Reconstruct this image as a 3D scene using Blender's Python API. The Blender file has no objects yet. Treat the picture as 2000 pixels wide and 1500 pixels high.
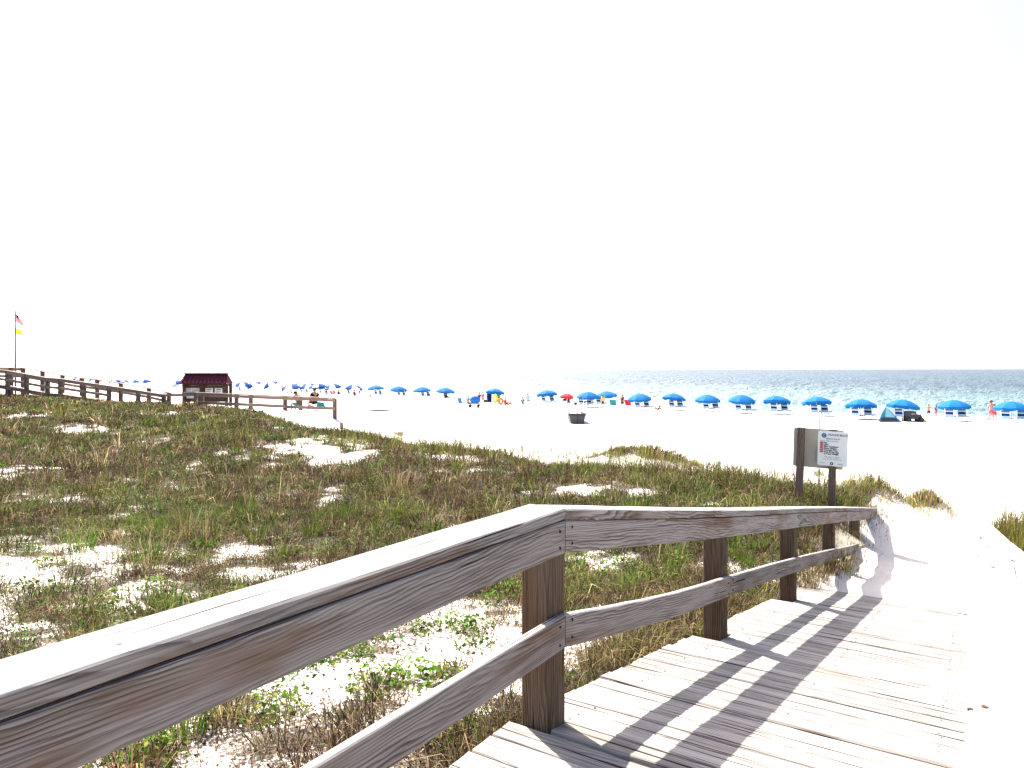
import bpy, bmesh, math, random
import numpy as np
from mathutils import Vector, Matrix

random.seed(7)
RNG = np.random.default_rng(11)
scene = bpy.context.scene

# ---------------------------------------------------------------- camera, sky, sun, exposure
F = 1390.0                 # focal length in pixels of the 2000 px wide photograph
CZ = 6.2                   # eye height above the sea (z = 0 is the sea)
TH = math.atan2(895.0, F)  # the boardwalk runs along +Y; the camera is turned to the left of it
SN, CS = math.sin(TH), math.cos(TH)

cam_d = bpy.data.cameras.new("camera")
cam_d.sensor_width = 36.0
cam_d.lens = 36.0 * F / 2000.0
cam_d.shift_y = -30.0 / 2000.0
cam_d.clip_start = 0.05
cam_d.clip_end = 20000.0
cam = bpy.data.objects.new("camera", cam_d)
scene.collection.objects.link(cam)
cam.location = (0, 0, CZ)
cam.rotation_euler = (math.radians(90), 0, TH)
scene.camera = cam

SUN_EL = math.radians(50.5)
SUN_DIR2 = (-0.880, 0.475)          # horizontal direction towards the sun
SUN_AZ = math.atan2(SUN_DIR2[0], SUN_DIR2[1])   # from +Y towards +X
world = bpy.data.worlds.new("World")
scene.world = world
world.use_nodes = True
wn = world.node_tree.nodes
wl = world.node_tree.links
wn.clear()
sky = wn.new("ShaderNodeTexSky")
sky.sky_type = 'NISHITA'
sky.sun_disc = False
sky.sun_elevation = SUN_EL
sky.sun_rotation = SUN_AZ
sky.altitude = 0
sky.air_density = 0.4
sky.dust_density = 2.0
sky.ozone_density = 0.0
bg = wn.new("ShaderNodeBackground")
bg.inputs[1].default_value = 0.15
wo = wn.new("ShaderNodeOutputWorld")
wl.new(sky.outputs[0], bg.inputs[0])
wl.new(bg.outputs[0], wo.inputs[0])

sun_d = bpy.data.lights.new("sun", 'SUN')
sun_d.energy = 4.3
sun_d.angle = math.radians(0.5)
sun_d.color = (1.0, 0.955, 0.89)
sun = bpy.data.objects.new("sun", sun_d)
scene.collection.objects.link(sun)
sd = Vector((SUN_DIR2[0] * math.cos(SUN_EL), SUN_DIR2[1] * math.cos(SUN_EL), math.sin(SUN_EL)))
sun.rotation_euler = sd.to_track_quat('Z', 'Y').to_euler()
sun.location = sd * 60

scene.view_settings.view_transform = 'Standard'
scene.view_settings.look = 'None'
scene.view_settings.gamma = 1.0
scene.view_settings.use_curve_mapping = False
scene.view_settings.exposure = 2.08
scene.cycles.max_bounces = 6
scene.cycles.transparent_max_bounces = 6
scene.cycles.use_denoising = True

# ---------------------------------------------------------------- helpers
COL = scene.collection
PI = math.pi


def w_of(X, D):
    """camera-plane metres (right, forward) -> world x, y"""
    return X * CS - D * SN, X * SN + D * CS


def at(u, D, v=None, z=None):
    """a photograph column at distance D -> world point (height from the row v, or given)"""
    x, y = w_of((u - 1000.0) / F * D, D)
    if z is None:
        z = CZ - (v - 720.0) / F * D
    return Vector((x, y, z))


def tag(o, label=None, cat=None, group=None, kind=None):
    if label: o["label"] = label
    if cat: o["category"] = cat
    if group: o["group"] = group
    if kind: o["kind"] = kind
    return o


def empty(name, loc, rz=0.0, label=None, cat=None, group=None):
    o = bpy.data.objects.new(name, None)
    o.empty_display_size = 0.2
    o.location = loc
    o.rotation_euler = (0, 0, rz)
    COL.objects.link(o)
    return tag(o, label, cat, group)


def link(name, me, parent=None, loc=None, rot=None, smooth=False):
    o = bpy.data.objects.new(name, me)
    COL.objects.link(o)
    if parent is not None: o.parent = parent
    if loc is not None: o.location = loc
    if rot is not None: o.rotation_euler = rot
    if smooth:
        me.polygons.foreach_set("use_smooth", [True] * len(me.polygons))
    return o


class MB:
    """collects simple shapes into one mesh"""
    def __init__(self):
        self.v = []; self.f = []; self.m = []

    def add(self, vs, fs, mi=0):
        k = len(self.v)
        self.v += [tuple(p) for p in vs]
        self.f += [tuple(i + k for i in q) for q in fs]
        self.m += [mi] * len(fs)

    def box(self, x0, x1, y0, y1, z0, z1, mi=0, M=None):
        vs = [Vector((x, y, z)) for z in (z0, z1) for y in (y0, y1) for x in (x0, x1)]
        if M is not None: vs = [M @ p for p in vs]
        self.add(vs, [(0, 2, 3, 1), (4, 5, 7, 6), (0, 1, 5, 4), (2, 6, 7, 3), (0, 4, 6, 2), (1, 3, 7, 5)], mi)

    def tube(self, pts, rad, n=8, mi=0, cap=True):
        pts = [Vector(p) for p in pts]
        rr = rad if isinstance(rad, (list, tuple)) else [rad] * len(pts)
        vs = []
        for i, p in enumerate(pts):
            d = (pts[min(i + 1, len(pts) - 1)] - pts[max(i - 1, 0)]).normalized()
            ref = Vector((0, 0, 1)) if abs(d.z) < .9 else Vector((1, 0, 0))
            a = d.cross(ref).normalized(); b = d.cross(a)
            for k in range(n):
                t = 2 * PI * k / n
                vs.append(p + (a * math.cos(t) + b * math.sin(t)) * rr[i])
        fs = []
        for i in range(len(pts) - 1):
            for k in range(n):
                fs.append((i * n + k, i * n + (k + 1) % n, (i + 1) * n + (k + 1) % n, (i + 1) * n + k))
        if cap:
            fs.append(tuple(range(n))); fs.append(tuple((len(pts) - 1) * n + k for k in range(n - 1, -1, -1)))
        self.add(vs, fs, mi)

    def beam(self, p0, p1, w, h, mi=0, up=(0, 0, 1)):
        p0, p1 = Vector(p0), Vector(p1)
        d = p1 - p0; L = d.length; d.normalize()
        y = Vector(up).cross(d).normalized(); z = d.cross(y)
        M = Matrix((d, y, z)).transposed().to_4x4(); M.translation = p0
        self.box(0, L, -w / 2, w / 2, -h / 2, h / 2, mi, M)

    def ball(self, c, r, n=10, m=6, mi=0):
        rx, ry, rz = r if isinstance(r, (tuple, list)) else (r, r, r)
        vs = [Vector((c[0], c[1], c[2] + rz))]
        for i in range(1, m):
            t = PI * i / m
            for k in range(n):
                p = 2 * PI * k / n
                vs.append(Vector((c[0] + rx * math.sin(t) * math.cos(p), c[1] + ry * math.sin(t) * math.sin(p), c[2] + rz * math.cos(t))))
        vs.append(Vector((c[0], c[1], c[2] - rz)))
        fs = [(0, 1 + k, 1 + (k + 1) % n) for k in range(n)]
        for i in range(m - 2):
            for k in range(n):
                fs.append((1 + i * n + k, 1 + (i + 1) * n + k, 1 + (i + 1) * n + (k + 1) % n, 1 + i * n + (k + 1) % n))
        b = 1 + (m - 2) * n
        fs += [(b + k, len(vs) - 1, b + (k + 1) % n) for k in range(n)]
        self.add(vs, fs, mi)

    def mesh(self, name, mats):
        me = bpy.data.meshes.new(name)
        me.from_pydata(self.v, [], self.f)
        for m in (mats if isinstance(mats, (list, tuple)) else [mats]): me.materials.append(m)
        me.polygons.foreach_set("material_index", self.m)
        me.update()
        return me

    def build(self, name, mats, parent=None, loc=None, rot=None, smooth=False):
        return link(name, self.mesh(name, mats), parent, loc, rot, smooth)


def copy_tree(o, parent=None):
    c = o.copy(); COL.objects.link(c)
    if parent is not None: c.parent = parent
    for ch in o.children: copy_tree(ch, c)
    return c


# numpy value noise
def _hash(ix, iy, seed):
    h = (ix.astype(np.int64) * 374761393 + iy.astype(np.int64) * 668265263 + seed * 974711) & 0x7fffffff
    h = ((h ^ (h >> 13)) * 1274126177) & 0x7fffffff
    return ((h ^ (h >> 16)) & 0xffff) / 65535.0


def vnoise(x, y, seed=0):
    x = np.asarray(x, float); y = np.asarray(y, float)
    ix = np.floor(x); iy = np.floor(y)
    fx = x - ix; fy = y - iy
    fx = fx * fx * (3 - 2 * fx); fy = fy * fy * (3 - 2 * fy)
    ix = ix.astype(np.int64); iy = iy.astype(np.int64)
    a = _hash(ix, iy, seed); b = _hash(ix + 1, iy, seed); c = _hash(ix, iy + 1, seed); d = _hash(ix + 1, iy + 1, seed)
    return (a * (1 - fx) + b * fx) * (1 - fy) + (c * (1 - fx) + d * fx) * fy


def fbm(x, y, seed=0, oct=4):
    s = 0; amp = .5; tot = 0
    for k in range(oct):
        s = s + amp * vnoise(np.asarray(x) * 2 ** k + 17.3 * k, np.asarray(y) * 2 ** k - 9.1 * k, seed + k); tot += amp; amp *= .5
    return s / tot


def sstep(a, b, x):
    t = np.clip((np.asarray(x, float) - a) / (b - a), 0, 1)
    return t * t * (3 - 2 * t)


# ---------------------------------------------------------------- materials
def new_mat(name):
    m = bpy.data.materials.new(name); m.use_nodes = True
    nt = m.node_tree
    for n in list(nt.nodes): nt.nodes.remove(n)
    out = nt.nodes.new("ShaderNodeOutputMaterial")
    return m, nt, out


def N(nt, t, **kw):
    n = nt.nodes.new(t)
    for k, v in kw.items():
        if k == 'ins':
            for i, x in v.items():
                if isinstance(x, bpy.types.NodeSocket): nt.links.new(x, n.inputs[i])
                else: n.inputs[i].default_value = x
        else: setattr(n, k, v)
    return n


def mixc(nt, fac, a, b, blend='MIX'):
    n = nt.nodes.new("ShaderNodeMix"); n.data_type = 'RGBA'; n.blend_type = blend
    for idx, x in ((0, fac), (6, a), (7, b)):
        if isinstance(x, bpy.types.NodeSocket): nt.links.new(x, n.inputs[idx])
        else: n.inputs[idx].default_value = (tuple(x) + (1,) if isinstance(x, (tuple, list)) and len(x) == 3 else x)
    return n.outputs[2]


def mth(nt, op, a, b=0.0, c=0.0, clamp=False):
    n = nt.nodes.new("ShaderNodeMath"); n.operation = op; n.use_clamp = clamp
    for i, x in enumerate((a, b, c)):
        if isinstance(x, bpy.types.NodeSocket): nt.links.new(x, n.inputs[i])
        else: n.inputs[i].default_value = x
    return n.outputs[0]


def ramp(nt, fac, lo, hi):
    n = nt.nodes.new("ShaderNodeMapRange"); n.interpolation_type = 'SMOOTHSTEP'
    nt.links.new(fac, n.inputs[0]); n.inputs[1].default_value = lo; n.inputs[2].default_value = hi
    return n.outputs[0]


def wood_mat(name, light, dark, brown, brownness=.5, crack=.66, rings=9.0, rough=.85, bump=.35, along='X'):
    m, nt, out = new_mat(name)
    tc = N(nt, "ShaderNodeTexCoord"); oi = N(nt, "ShaderNodeObjectInfo")
    off = N(nt, "ShaderNodeCombineXYZ", ins={0: mth(nt, 'MULTIPLY', oi.outputs['Random'], 37.0), 1: mth(nt, 'MULTIPLY', oi.outputs['Random'], 91.0), 2: mth(nt, 'MULTIPLY', oi.outputs['Random'], 53.0)})

    def coords(sx, s):
        mp = N(nt, "ShaderNodeMapping"); nt.links.new(tc.outputs['Object'], mp.inputs[0]); nt.links.new(off.outputs[0], mp.inputs[1])
        mp.inputs[3].default_value = (sx, s, s)
        return mp.outputs[0]
    # growth rings: lines along the board, pushed aside into long cathedral waves; soft on one side, sharp on the other
    sp_ = N(nt, "ShaderNodeSeparateXYZ", ins={0: tc.outputs['Object']})
    n1 = N(nt, "ShaderNodeTexNoise", ins={0: coords(.7, 4.0), 2: 1.0, 3: 1.0, 4: .4})
    n2 = N(nt, "ShaderNodeTexNoise", ins={0: coords(4.0, 16.0), 2: 1.0, 3: 2.0, 4: .5})
    wv = mth(nt, 'ADD', mth(nt, 'MULTIPLY', mth(nt, 'ADD', sp_.outputs[1], sp_.outputs[2]), rings * 3.0), mth(nt, 'ADD', mth(nt, 'MULTIPLY', n1.outputs[0], rings * .8), mth(nt, 'MULTIPLY', n2.outputs[0], 2.4)))
    saw = mth(nt, 'FRACT', wv)
    ring = mth(nt, 'SUBTRACT', 1.0, mth(nt, 'MULTIPLY', ramp(nt, saw, .2, .86), ramp(nt, saw, 1.0, .90)))
    fine = N(nt, "ShaderNodeTexNoise", ins={0: coords(3.0, 170.0), 2: 1.0, 3: 3.0, 4: .6}).outputs[0]
    ck = N(nt, "ShaderNodeTexNoise", ins={0: coords(1.2, 60.0), 2: 1.0, 3: 2.0, 4: .5}).outputs[0]
    ckm = ramp(nt, ck, crack, crack + .05)
    st = N(nt, "ShaderNodeTexNoise", ins={0: coords(.9, 4.0), 2: 1.3, 3: 3.0, 4: .55}).outputs[0]
    base = mixc(nt, ramp(nt, st, .62 - .3 * brownness, .78 - .2 * brownness), light, brown)
    md_ = N(nt, "ShaderNodeTexNoise", ins={0: coords(1.8, 11.0), 2: 1.0, 3: 2.0, 4: .5}).outputs[0]
    base = mixc(nt, mth(nt, 'MULTIPLY', mth(nt, 'SUBTRACT', 1.0, ring), mth(nt, 'ADD', .22, mth(nt, 'MULTIPLY', ramp(nt, md_, .34, .64), .55))), base, dark)
    base = mixc(nt, mth(nt, 'MULTIPLY', ramp(nt, fine, .48, .70), .62), base, dark)
    med = N(nt, "ShaderNodeTexNoise", ins={0: coords(1.1, 38.0), 2: 1.0, 3: 3.0, 4: .6}).outputs[0]
    base = mixc(nt, mth(nt, 'MULTIPLY', ramp(nt, med, .5, .72), .45), base, dark)
    base = mixc(nt, mth(nt, 'MULTIPLY', ramp(nt, fine, .48, .25), .3), base, (light[0] * 1.25, light[1] * 1.25, light[2] * 1.25))
    base = mixc(nt, ckm, base, (dark[0] * .15, dark[1] * .13, dark[2] * .13))
    var = mth(nt, 'ADD', .84, mth(nt, 'MULTIPLY', oi.outputs['Random'], .32))
    base = mixc(nt, 1.0, base, N(nt, "ShaderNodeCombineColor", ins={0: var, 1: var, 2: var}).outputs[0], 'MULTIPLY')
    h = mth(nt, 'ADD', mth(nt, 'MULTIPLY', ring, .4), mth(nt, 'ADD', mth(nt, 'MULTIPLY', fine, .6), mth(nt, 'MULTIPLY', ckm, -2.0)))
    bp = N(nt, "ShaderNodeBump", ins={0: bump, 1: .006, 'Height': h})
    bs = N(nt, "ShaderNodeBsdfPrincipled", ins={'Base Color': base, 'Roughness': rough, 'Specular IOR Level': .06, 'Normal': bp.outputs[0]})
    nt.links.new(bs.outputs[0], out.inputs[0])
    return m


def plain_mat(name, col, rough=.7, spec=.3, var=.15, scale=8.0, metal=0.0, trans=0.0, bump=0.0):
    m, nt, out = new_mat(name)
    tc = N(nt, "ShaderNodeTexCoord")
    nz = N(nt, "ShaderNodeTexNoise", ins={0: tc.outputs['Object'], 2: scale, 3: 4.0, 4: .6}).outputs[0]
    base = mixc(nt, nz, tuple(c * (1 - var) for c in col), tuple(min(1, c * (1 + var)) for c in col))
    kw = {'Base Color': base, 'Roughness': rough, 'Specular IOR Level': spec, 'Metallic': metal}
    if bump:
        kw['Normal'] = N(nt, "ShaderNodeBump", ins={0: bump, 1: .02, 'Height': nz}).outputs[0]
    bs = N(nt, "ShaderNodeBsdfPrincipled", ins=kw)
    sh = bs.outputs[0]
    if trans > 0:
        tr = N(nt, "ShaderNodeBsdfTranslucent", ins={0: base})
        mx = N(nt, "ShaderNodeMixShader", ins={0: trans, 1: sh, 2: tr.outputs[0]})
        sh = mx.outputs[0]
    nt.links.new(sh, out.inputs[0])
    return m


def leaf_mat(name, trans=.4):
    m, nt, out = new_mat(name)
    at_ = N(nt, "ShaderNodeAttribute", attribute_name="col")
    oi = N(nt, "ShaderNodeObjectInfo")
    hs = N(nt, "ShaderNodeHueSaturation", ins={0: mth(nt, 'ADD', .485, mth(nt, 'MULTIPLY', oi.outputs['Random'], .03)), 2: mth(nt, 'ADD', .8, mth(nt, 'MULTIPLY', oi.outputs['Random'], .4)), 4: at_.outputs[0]})
    df = N(nt, "ShaderNodeBsdfPrincipled", ins={'Base Color': hs.outputs[0], 'Roughness': .7, 'Specular IOR Level': .06})
    tr = N(nt, "ShaderNodeBsdfTranslucent", ins={0: hs.outputs[0]})
    mx = N(nt, "ShaderNodeMixShader", ins={0: trans, 1: df.outputs[0], 2: tr.outputs[0]})
    nt.links.new(mx.outputs[0], out.inputs[0])
    return m


M = {}
M['rail'] = wood_mat('weathered_rail_wood', (.275, .246, .215), (.042, .031, .024), (.175, .112, .068), .46, .685, 22.0)
M['cap'] = wood_mat('bleached_sunlit_top_wood', (.33, .305, .28), (.19, .168, .148), (.29, .25, .215), .2, .66, 16.0)  # bleached tops, painted paler than the shaded sides so they read as sunlit
M['plank'] = wood_mat('weathered_deck_wood', (.345, .315, .28), (.115, .098, .083), (.29, .248, .206), .12, .605, 20.0)
M['post'] = wood_mat('treated_post_wood', (.12, .088, .06), (.020, .014, .009), (.105, .06, .032), .7, .70, 20.0)
M['farwood'] = wood_mat('old_walk_wood', (.33, .245, .185), (.14, .092, .068), (.25, .165, .11), .5, .7, 10.0)
M['farpost'] = wood_mat('old_walk_post_wood', (.17, .122, .09), (.06, .04, .03), (.14, .088, .06), .6, .7, 10.0)
M['signpost'] = wood_mat('sign_post_wood', (.17, .125, .09), (.06, .043, .03), (.14, .085, .05), .5, .7, 10.0)
M['ply'] = wood_mat('bleached_plywood', (.52, .46, .38), (.30, .23, .16), (.45, .36, .26), .5, .72, 8.0)
M['kiosk'] = wood_mat('kiosk_brown_wood', (.085, .048, .03), (.035, .02, .014), (.08, .042, .026), .6, .75, 8.0)
M['nail'] = plain_mat('rusty_nail', (.03, .018, .014), .7)
M['leaf'] = leaf_mat('living_leaf', .38)
M['dry'] = leaf_mat('dry_grass_blade', .30)
M['white'] = plain_mat('white_paint', (.78, .78, .77), .5, .3, .04)
M['offwhite'] = plain_mat('off_white_board', (.66, .67, .60), .55, .3, .06)
M['black'] = plain_mat('black_plastic', (.012, .012, .014), .45, .4)
M['greybin'] = plain_mat('grey_bin_plastic', (.035, .038, .042), .5, .4, .2)
M['blue'] = plain_mat('blue_canvas', (.007, .115, .31), .8, .1, .12, 3, trans=.10)
M['navy'] = plain_mat('navy_canvas', (.006, .022, .10), .8, .1, .12, trans=.1)
M['royal'] = plain_mat('royal_blue_canvas', (.008, .055, .21), .8, .1, .12, trans=.1)
M['teal'] = plain_mat('teal_cloth', (.02, .19, .19), .8, .1, .12)
M['paleblue'] = plain_mat('pale_blue_cloth', (.28, .42, .50), .8, .1, .1)
M['slate'] = plain_mat('slate_blue_cloth', (.05, .10, .17), .8, .1, .1)
M['canvaswhite'] = plain_mat('white_canvas', (.72, .74, .76), .8, .1, .05, trans=.3)
M['skin'] = plain_mat('tanned_skin', (.40, .19, .12), .6, .3, .1)
M['skin_pale'] = plain_mat('pale_skin', (.52, .29, .21), .6, .3, .1)
M['skin_dark'] = plain_mat('dark_skin', (.12, .06, .04), .6, .3, .1)
M['hair'] = plain_mat('dark_hair', (.012, .009, .008), .5, .4)
M['hair_brown'] = plain_mat('brown_hair', (.07, .04, .02), .5, .4)
for k, c in dict(red=(.45, .02, .03), pink=(.55, .10, .22), yellow=(.62, .50, .02), orange=(.75, .18, .01), purple=(.20, .14, .38), maroon=(.12, .015, .03),
                 green=(.03, .16, .10), blackcloth=(.008, .008, .009), greycloth=(.25, .25, .26), bluecloth=(.02, .12, .38), whitecloth=(.7, .7, .7), lightgreen=(.35, .5, .42)).items():
    M[k] = plain_mat(k + '_cloth', c, .8, .15, .12)
M['metal'] = plain_mat('galvanised_metal', (.30, .31, .32), .4, .5, .1, metal=.6)
M['darkmetal'] = plain_mat('dark_metal', (.05, .05, .055), .5, .5, .1, metal=.4)
M['roof'] = plain_mat('maroon_metal_roof', (.075, .012, .024), .75, .12, .25, 5)
M['paper'] = plain_mat('notice_paper', (.62, .62, .52), .7, .2, .08)
M['ink'] = plain_mat('black_print', (.03, .03, .03), .7)
M['inkred'] = plain_mat('red_print', (.42, .03, .035), .7)
M['inkblue'] = plain_mat('blue_print', (.04, .09, .20), .7)
M['signback'] = plain_mat('grey_sign_back', (.37, .34, .26), .5, .4, .12, 3)
M['rubber'] = plain_mat('black_rubber', (.015, .015, .015), .8)
M['litterleaf'] = plain_mat('dry_brown_leaf', (.16, .06, .04), .8)

# ---------------------------------------------------------------- terrain
SLOPE = 0.165
B_TOP = 2.65                      # where the level deck starts to go down
DECK0 = -1.52                     # deck height below the eye


def deck_rel(b):
    return DECK0 - SLOPE * np.maximum(np.asarray(b, float) - B_TOP, 0)


CTRL = [  # x, y, height relative to the eye
    (-1.9, -3, -1.85), (-1.9, 0, -1.9), (-1.9, 2.6, -1.98), (-1.9, 5, -2.26), (-1.9, 7.4, -2.44), (-2.0, 9.5, -2.5), (-2.0, 11, -2.44), (-2.2, 12.8, -2.30),
    (-2.8, 14, -2.30), (-2.2, 15.5, -2.55), (-5, 14.5, -2.30), (-9, 15, -2.42), (-13, 15.5, -2.36), (-17, 16, -2.24), (-24, 17, -2.02), (-30, 18, -1.85), (-40, 16, -1.62), (-50, 15, -1.5),
    (-4, 9, -2.48), (-4, 4, -2.22), (-4, 0, -2.05), (-8, 2, -2.25), (-8, 8, -2.52), (-14, 5, -2.35), (-14, 10, -2.5), (-22, 6, -2.2), (-22, 12, -2.32), (-32, 8, -1.85), (-32, 13, -1.95), (-44, 8, -1.5),
    (-27, 25.4, -2.32), (-35.2, 21.4, -1.98), (-44.7, 17.6, -1.55), (-31, 23.8, -2.12), (-29, 27.5, -2.5), (-36, 26, -2.2), (-46, 23, -1.9), (-55, 20, -1.7),
    (-24, 23, -2.75), (-22, 27, -3.4), (-20, 22, -3.1), (-16, 20, -3.1), (-16, 26, -4.1), (-10, 18.5, -3.0), (-10, 26, -4.1), (-5, 18, -2.95), (-4, 23, -3.9), (-4, 28, -4.2), (-30, 33, -3.8), (-42, 34, -3.6), (-24, 34, -4.2),
    (1.0, -3, -1.95), (1.0, 3, -2.1), (1.0, 8, -2.55), (.9, 11, -2.55), (1.2, 14, -2.75), (1.0, 18, -3.2), (1, 24, -4.1), (3, 11, -2.3), (4, 15, -2.4), (4, 20, -3.3), (4, 26, -4.2), (6, 3, -2.2), (8, 11, -2.3), (8, 16, -2.5), (9, 22, -3.8), (14, 8, -2.2), (14, 16, -2.5), (14, 24, -4.1),
    (-.7, 17.5, -3.45), (-.7, 21, -3.9), (-.7, 26, -4.2), (-5, -8, -2.0), (6, -8, -2.0), (-20, -6, -2.0), (-45, -4, -1.7), (15, -6, -2.1), (-60, 8, -1.6), (-60, 26, -2.2), (-60, 36, -3.9), (20, 30, -4.3), (-12, 33, -4.3), (4, 33, -4.3)]
_c = np.array(CTRL)


def _tps_k(r2):
    return np.where(r2 > 0, r2 * np.log(np.maximum(r2, 1e-12)) * .5, 0)


_n = len(_c)
_A = np.zeros((_n + 3, _n + 3))
_d2 = ((_c[:, None, :2] - _c[None, :, :2]) ** 2).sum(-1)
_A[:_n, :_n] = _tps_k(_d2) + np.eye(_n) * .4
_A[:_n, _n] = 1; _A[:_n, _n + 1:] = _c[:, :2]; _A[_n, :_n] = 1; _A[_n + 1:, :_n] = _c[:, :2].T
_w = np.linalg.solve(_A, np.concatenate([_c[:, 2], np.zeros(3)]))


def tps(a, b):
    out = np.full(a.shape, _w[_n]) + _w[_n + 1] * a + _w[_n + 2] * b
    for i in range(_n):
        out += _w[i] * _tps_k((a - _c[i, 0]) ** 2 + (b - _c[i, 1]) ** 2)
    return out


def seadist(a, b):
    return (np.asarray(b) + .155 * np.asarray(a)) / 1.012


def rel_height(a, b):
    a = np.asarray(a, float); b = np.asarray(b, float)
    ac = np.clip(a, -60, 16); bc = np.clip(b, -8, 36)
    h = tps(ac, bc)
    # a small grassy hummock on the beach side, hummocks by the end of the path
    h = h + .95 * np.exp(-((a + 8.2) ** 2 / 5.5 + (b - 20.6) ** 2 / 2.2))
    h = h + .75 * np.exp(-((a + 1.7) ** 2 / .7 + (b - 17.6) ** 2 / 2.0)) + .65 * np.exp(-((a + .9) ** 2 / .4 + (b - 20.5) ** 2 / 2.0))
    # dune relief
    rel = (fbm(a * .28, b * .28, 3, 4) - .5) * .55 + (fbm(a * 1.3, b * 1.3, 9, 3) - .5) * .10
    s = seadist(a, b)
    dune = 1 - sstep(26, 38, s)
    near_deck = sstep(1.7, 3.5, np.abs(a + .72))
    h = h + rel * dune * (.25 + .75 * near_deck)
    # beach profile
    beach = -4.3 - 1.9 * sstep(66, 101, s) * 1.0 - .03 * np.clip(s - 101, 0, 90) + (fbm(a * .35, b * .35, 21, 4) - .5) * .16
    h = h * dune + beach * (1 - dune)
    # the strip of the boardwalk: low under the deck, drifted over its lower end
    dk = deck_rel(b)
    cov = sstep(7.6, 9.2, b)
    drift = .07 + .12 * np.exp(-np.clip(a + 1.5, 0, 9) / .28) * sstep(8.6, 10, b) + .40 * np.exp(-np.clip(a + 1.5, 0, 9) / .38) * sstep(11, 14.6, b) + .30 * sstep(10, 15, b) + .08 * np.exp(-np.clip(.1 - a, 0, 9) / .2)
    strip = np.where(b < 7.6, dk - .42, dk - .42 + (drift + .42) * cov) + (fbm(a * 2.2, b * 2.2, 5, 3) - .5) * .05 * cov
    wgt = sstep(-2.0, -1.68, a) * (1 - sstep(.22, .6, a)) * (1 - sstep(14.2, 17.0, b))
    h = h * (1 - wgt) + strip * wgt
    return h


def gz(a, b):
    return CZ + rel_height(np.array([a], float), np.array([b], float))[0]


def ground_px(u, v):
    """where the ray through a photograph pixel meets the ground"""
    D = np.concatenate([np.arange(1.2, 40, .04), np.arange(40, 260, .5)])
    x, y = w_of((u - 1000.0) / F * D, D)
    hit = -(v - 720.0) / F * D < rel_height(x, y)
    k = int(np.argmax(hit)) if hit.any() else len(D) - 1
    return x[k], y[k], D[k]


def axis(lo, f0, f1, hi, step, grow=1.12):
    mid = list(np.arange(f0, f1 + 1e-6, step))
    L = []; x = f0; d = step
    while x > lo:
        d *= grow; x -= d; L.append(x)
    R = []; x = f1; d = step
    while x < hi:
        d *= grow; x += d; R.append(x)
    return np.array(L[::-1] + mid + R)


ax_ = axis(-1500, -46, 5, 1500, .17); ay_ = axis(-160, -1.5, 27, 600, .15)
GX, GY = np.meshgrid(ax_, ay_, indexing='ij')
GZ = rel_height(GX, GY) + CZ

# plant density over the dune: 0 bare sand .. 1 closed cover
BARE_PX = [(600, 872, 95, 22), (700, 890, 40, 12), (850, 900, 40, 10), (930, 905, 30, 9), (40, 815, 50, 26), (130, 845, 50, 9), (290, 1155, 40, 10), (470, 1080, 50, 10), (640, 975, 24, 16), (720, 1000, 22, 14),
           (1000, 970, 40, 8), (1130, 955, 60, 8), (1300, 965, 90, 6), (480, 1130, 40, 10), (250, 1190, 40, 12), (230, 1010, 40, 8), (60, 978, 40, 8), (130, 975, 25, 6), (330, 810, 40, 5)]


def sc_of(a, b):
    """photograph column and row of a ground point"""
    X = a * CS + b * SN; D = -a * SN + b * CS
    D = np.maximum(D, .3)
    return 1000 + X / D * F, D


_bare = []
for (u, v, ru, rv) in BARE_PX:
    x, y, D = ground_px(u, v)
    x2, y2, D2 = ground_px(u, v - rv)
    rad = min(max(math.hypot(x2 - x, y2 - y), .15), 3.5)
    _bare.append((x, y, D, ru / F * D, rad))


def cover(a, b):
    a = np.asarray(a, float); b = np.asarray(b, float)
    _, D = sc_of(a, b)
    c = .47 + .43 * sstep(5.0, 11, D)
    c = c + (fbm(a * .45, b * .45, 31, 3) - .5) * 1.1 + (fbm(a * 1.4, b * 1.4, 37, 3) - .5) * 1.2 + (fbm(a * 4.2, b * 4.2, 39, 3) - .5) * 1.9
    X = a * CS + b * SN
    Dd = -a * SN + b * CS
    for (x, y, D0, rx, rd) in _bare:
        X0 = x * CS + y * SN
        c = c - .85 * np.exp(-(((X - X0) / rx) ** 2 + ((Dd - D0) / rd) ** 2) ** 1.0)
    left = (a < -1.4)
    edge = np.where(a < -20, sstep(23.5, 20.5, b + (a + 30) * .3), sstep(17.3, 16.1, b + .25 * np.sin(a * 1.1) + .22 * np.clip(a + 9, -8, 0)))
    c = c * edge
    c = np.where(a > -1.75, 0, c)
    # grass beside the deck
    c = np.where((a > -2.35) & (a < -1.72) & (b > 2.7) & (b < 8.6), np.maximum(c, .85), c)
    # right-hand side of the walk
    rs = sstep(.35, .5, a) * sstep(8.5, 10, b) * (1 - sstep(15, 17, b))
    c = np.where(a > .3, rs * (.75 + (fbm(a, b, 41, 3) - .5)), c)
    # hummocks seaward
    hm = np.exp(-((a + 8.2) ** 2 / 3.6 + (b - 20.4) ** 2 / .8)) * 1.1
    hm2 = np.exp(-((a + 1.8) ** 2 / .5 + (b - 17.4) ** 2 / 1.3)) * .95 + np.exp(-((a + 1.0) ** 2 / .25 + (b - 20.3) ** 2 / 1.4)) * .9
    c = np.maximum(c, np.maximum(hm, hm2) * (.4 + 1.1 * fbm(a * 2, b * 2, 43, 2)))
    return np.clip(c, 0, 1)


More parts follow.
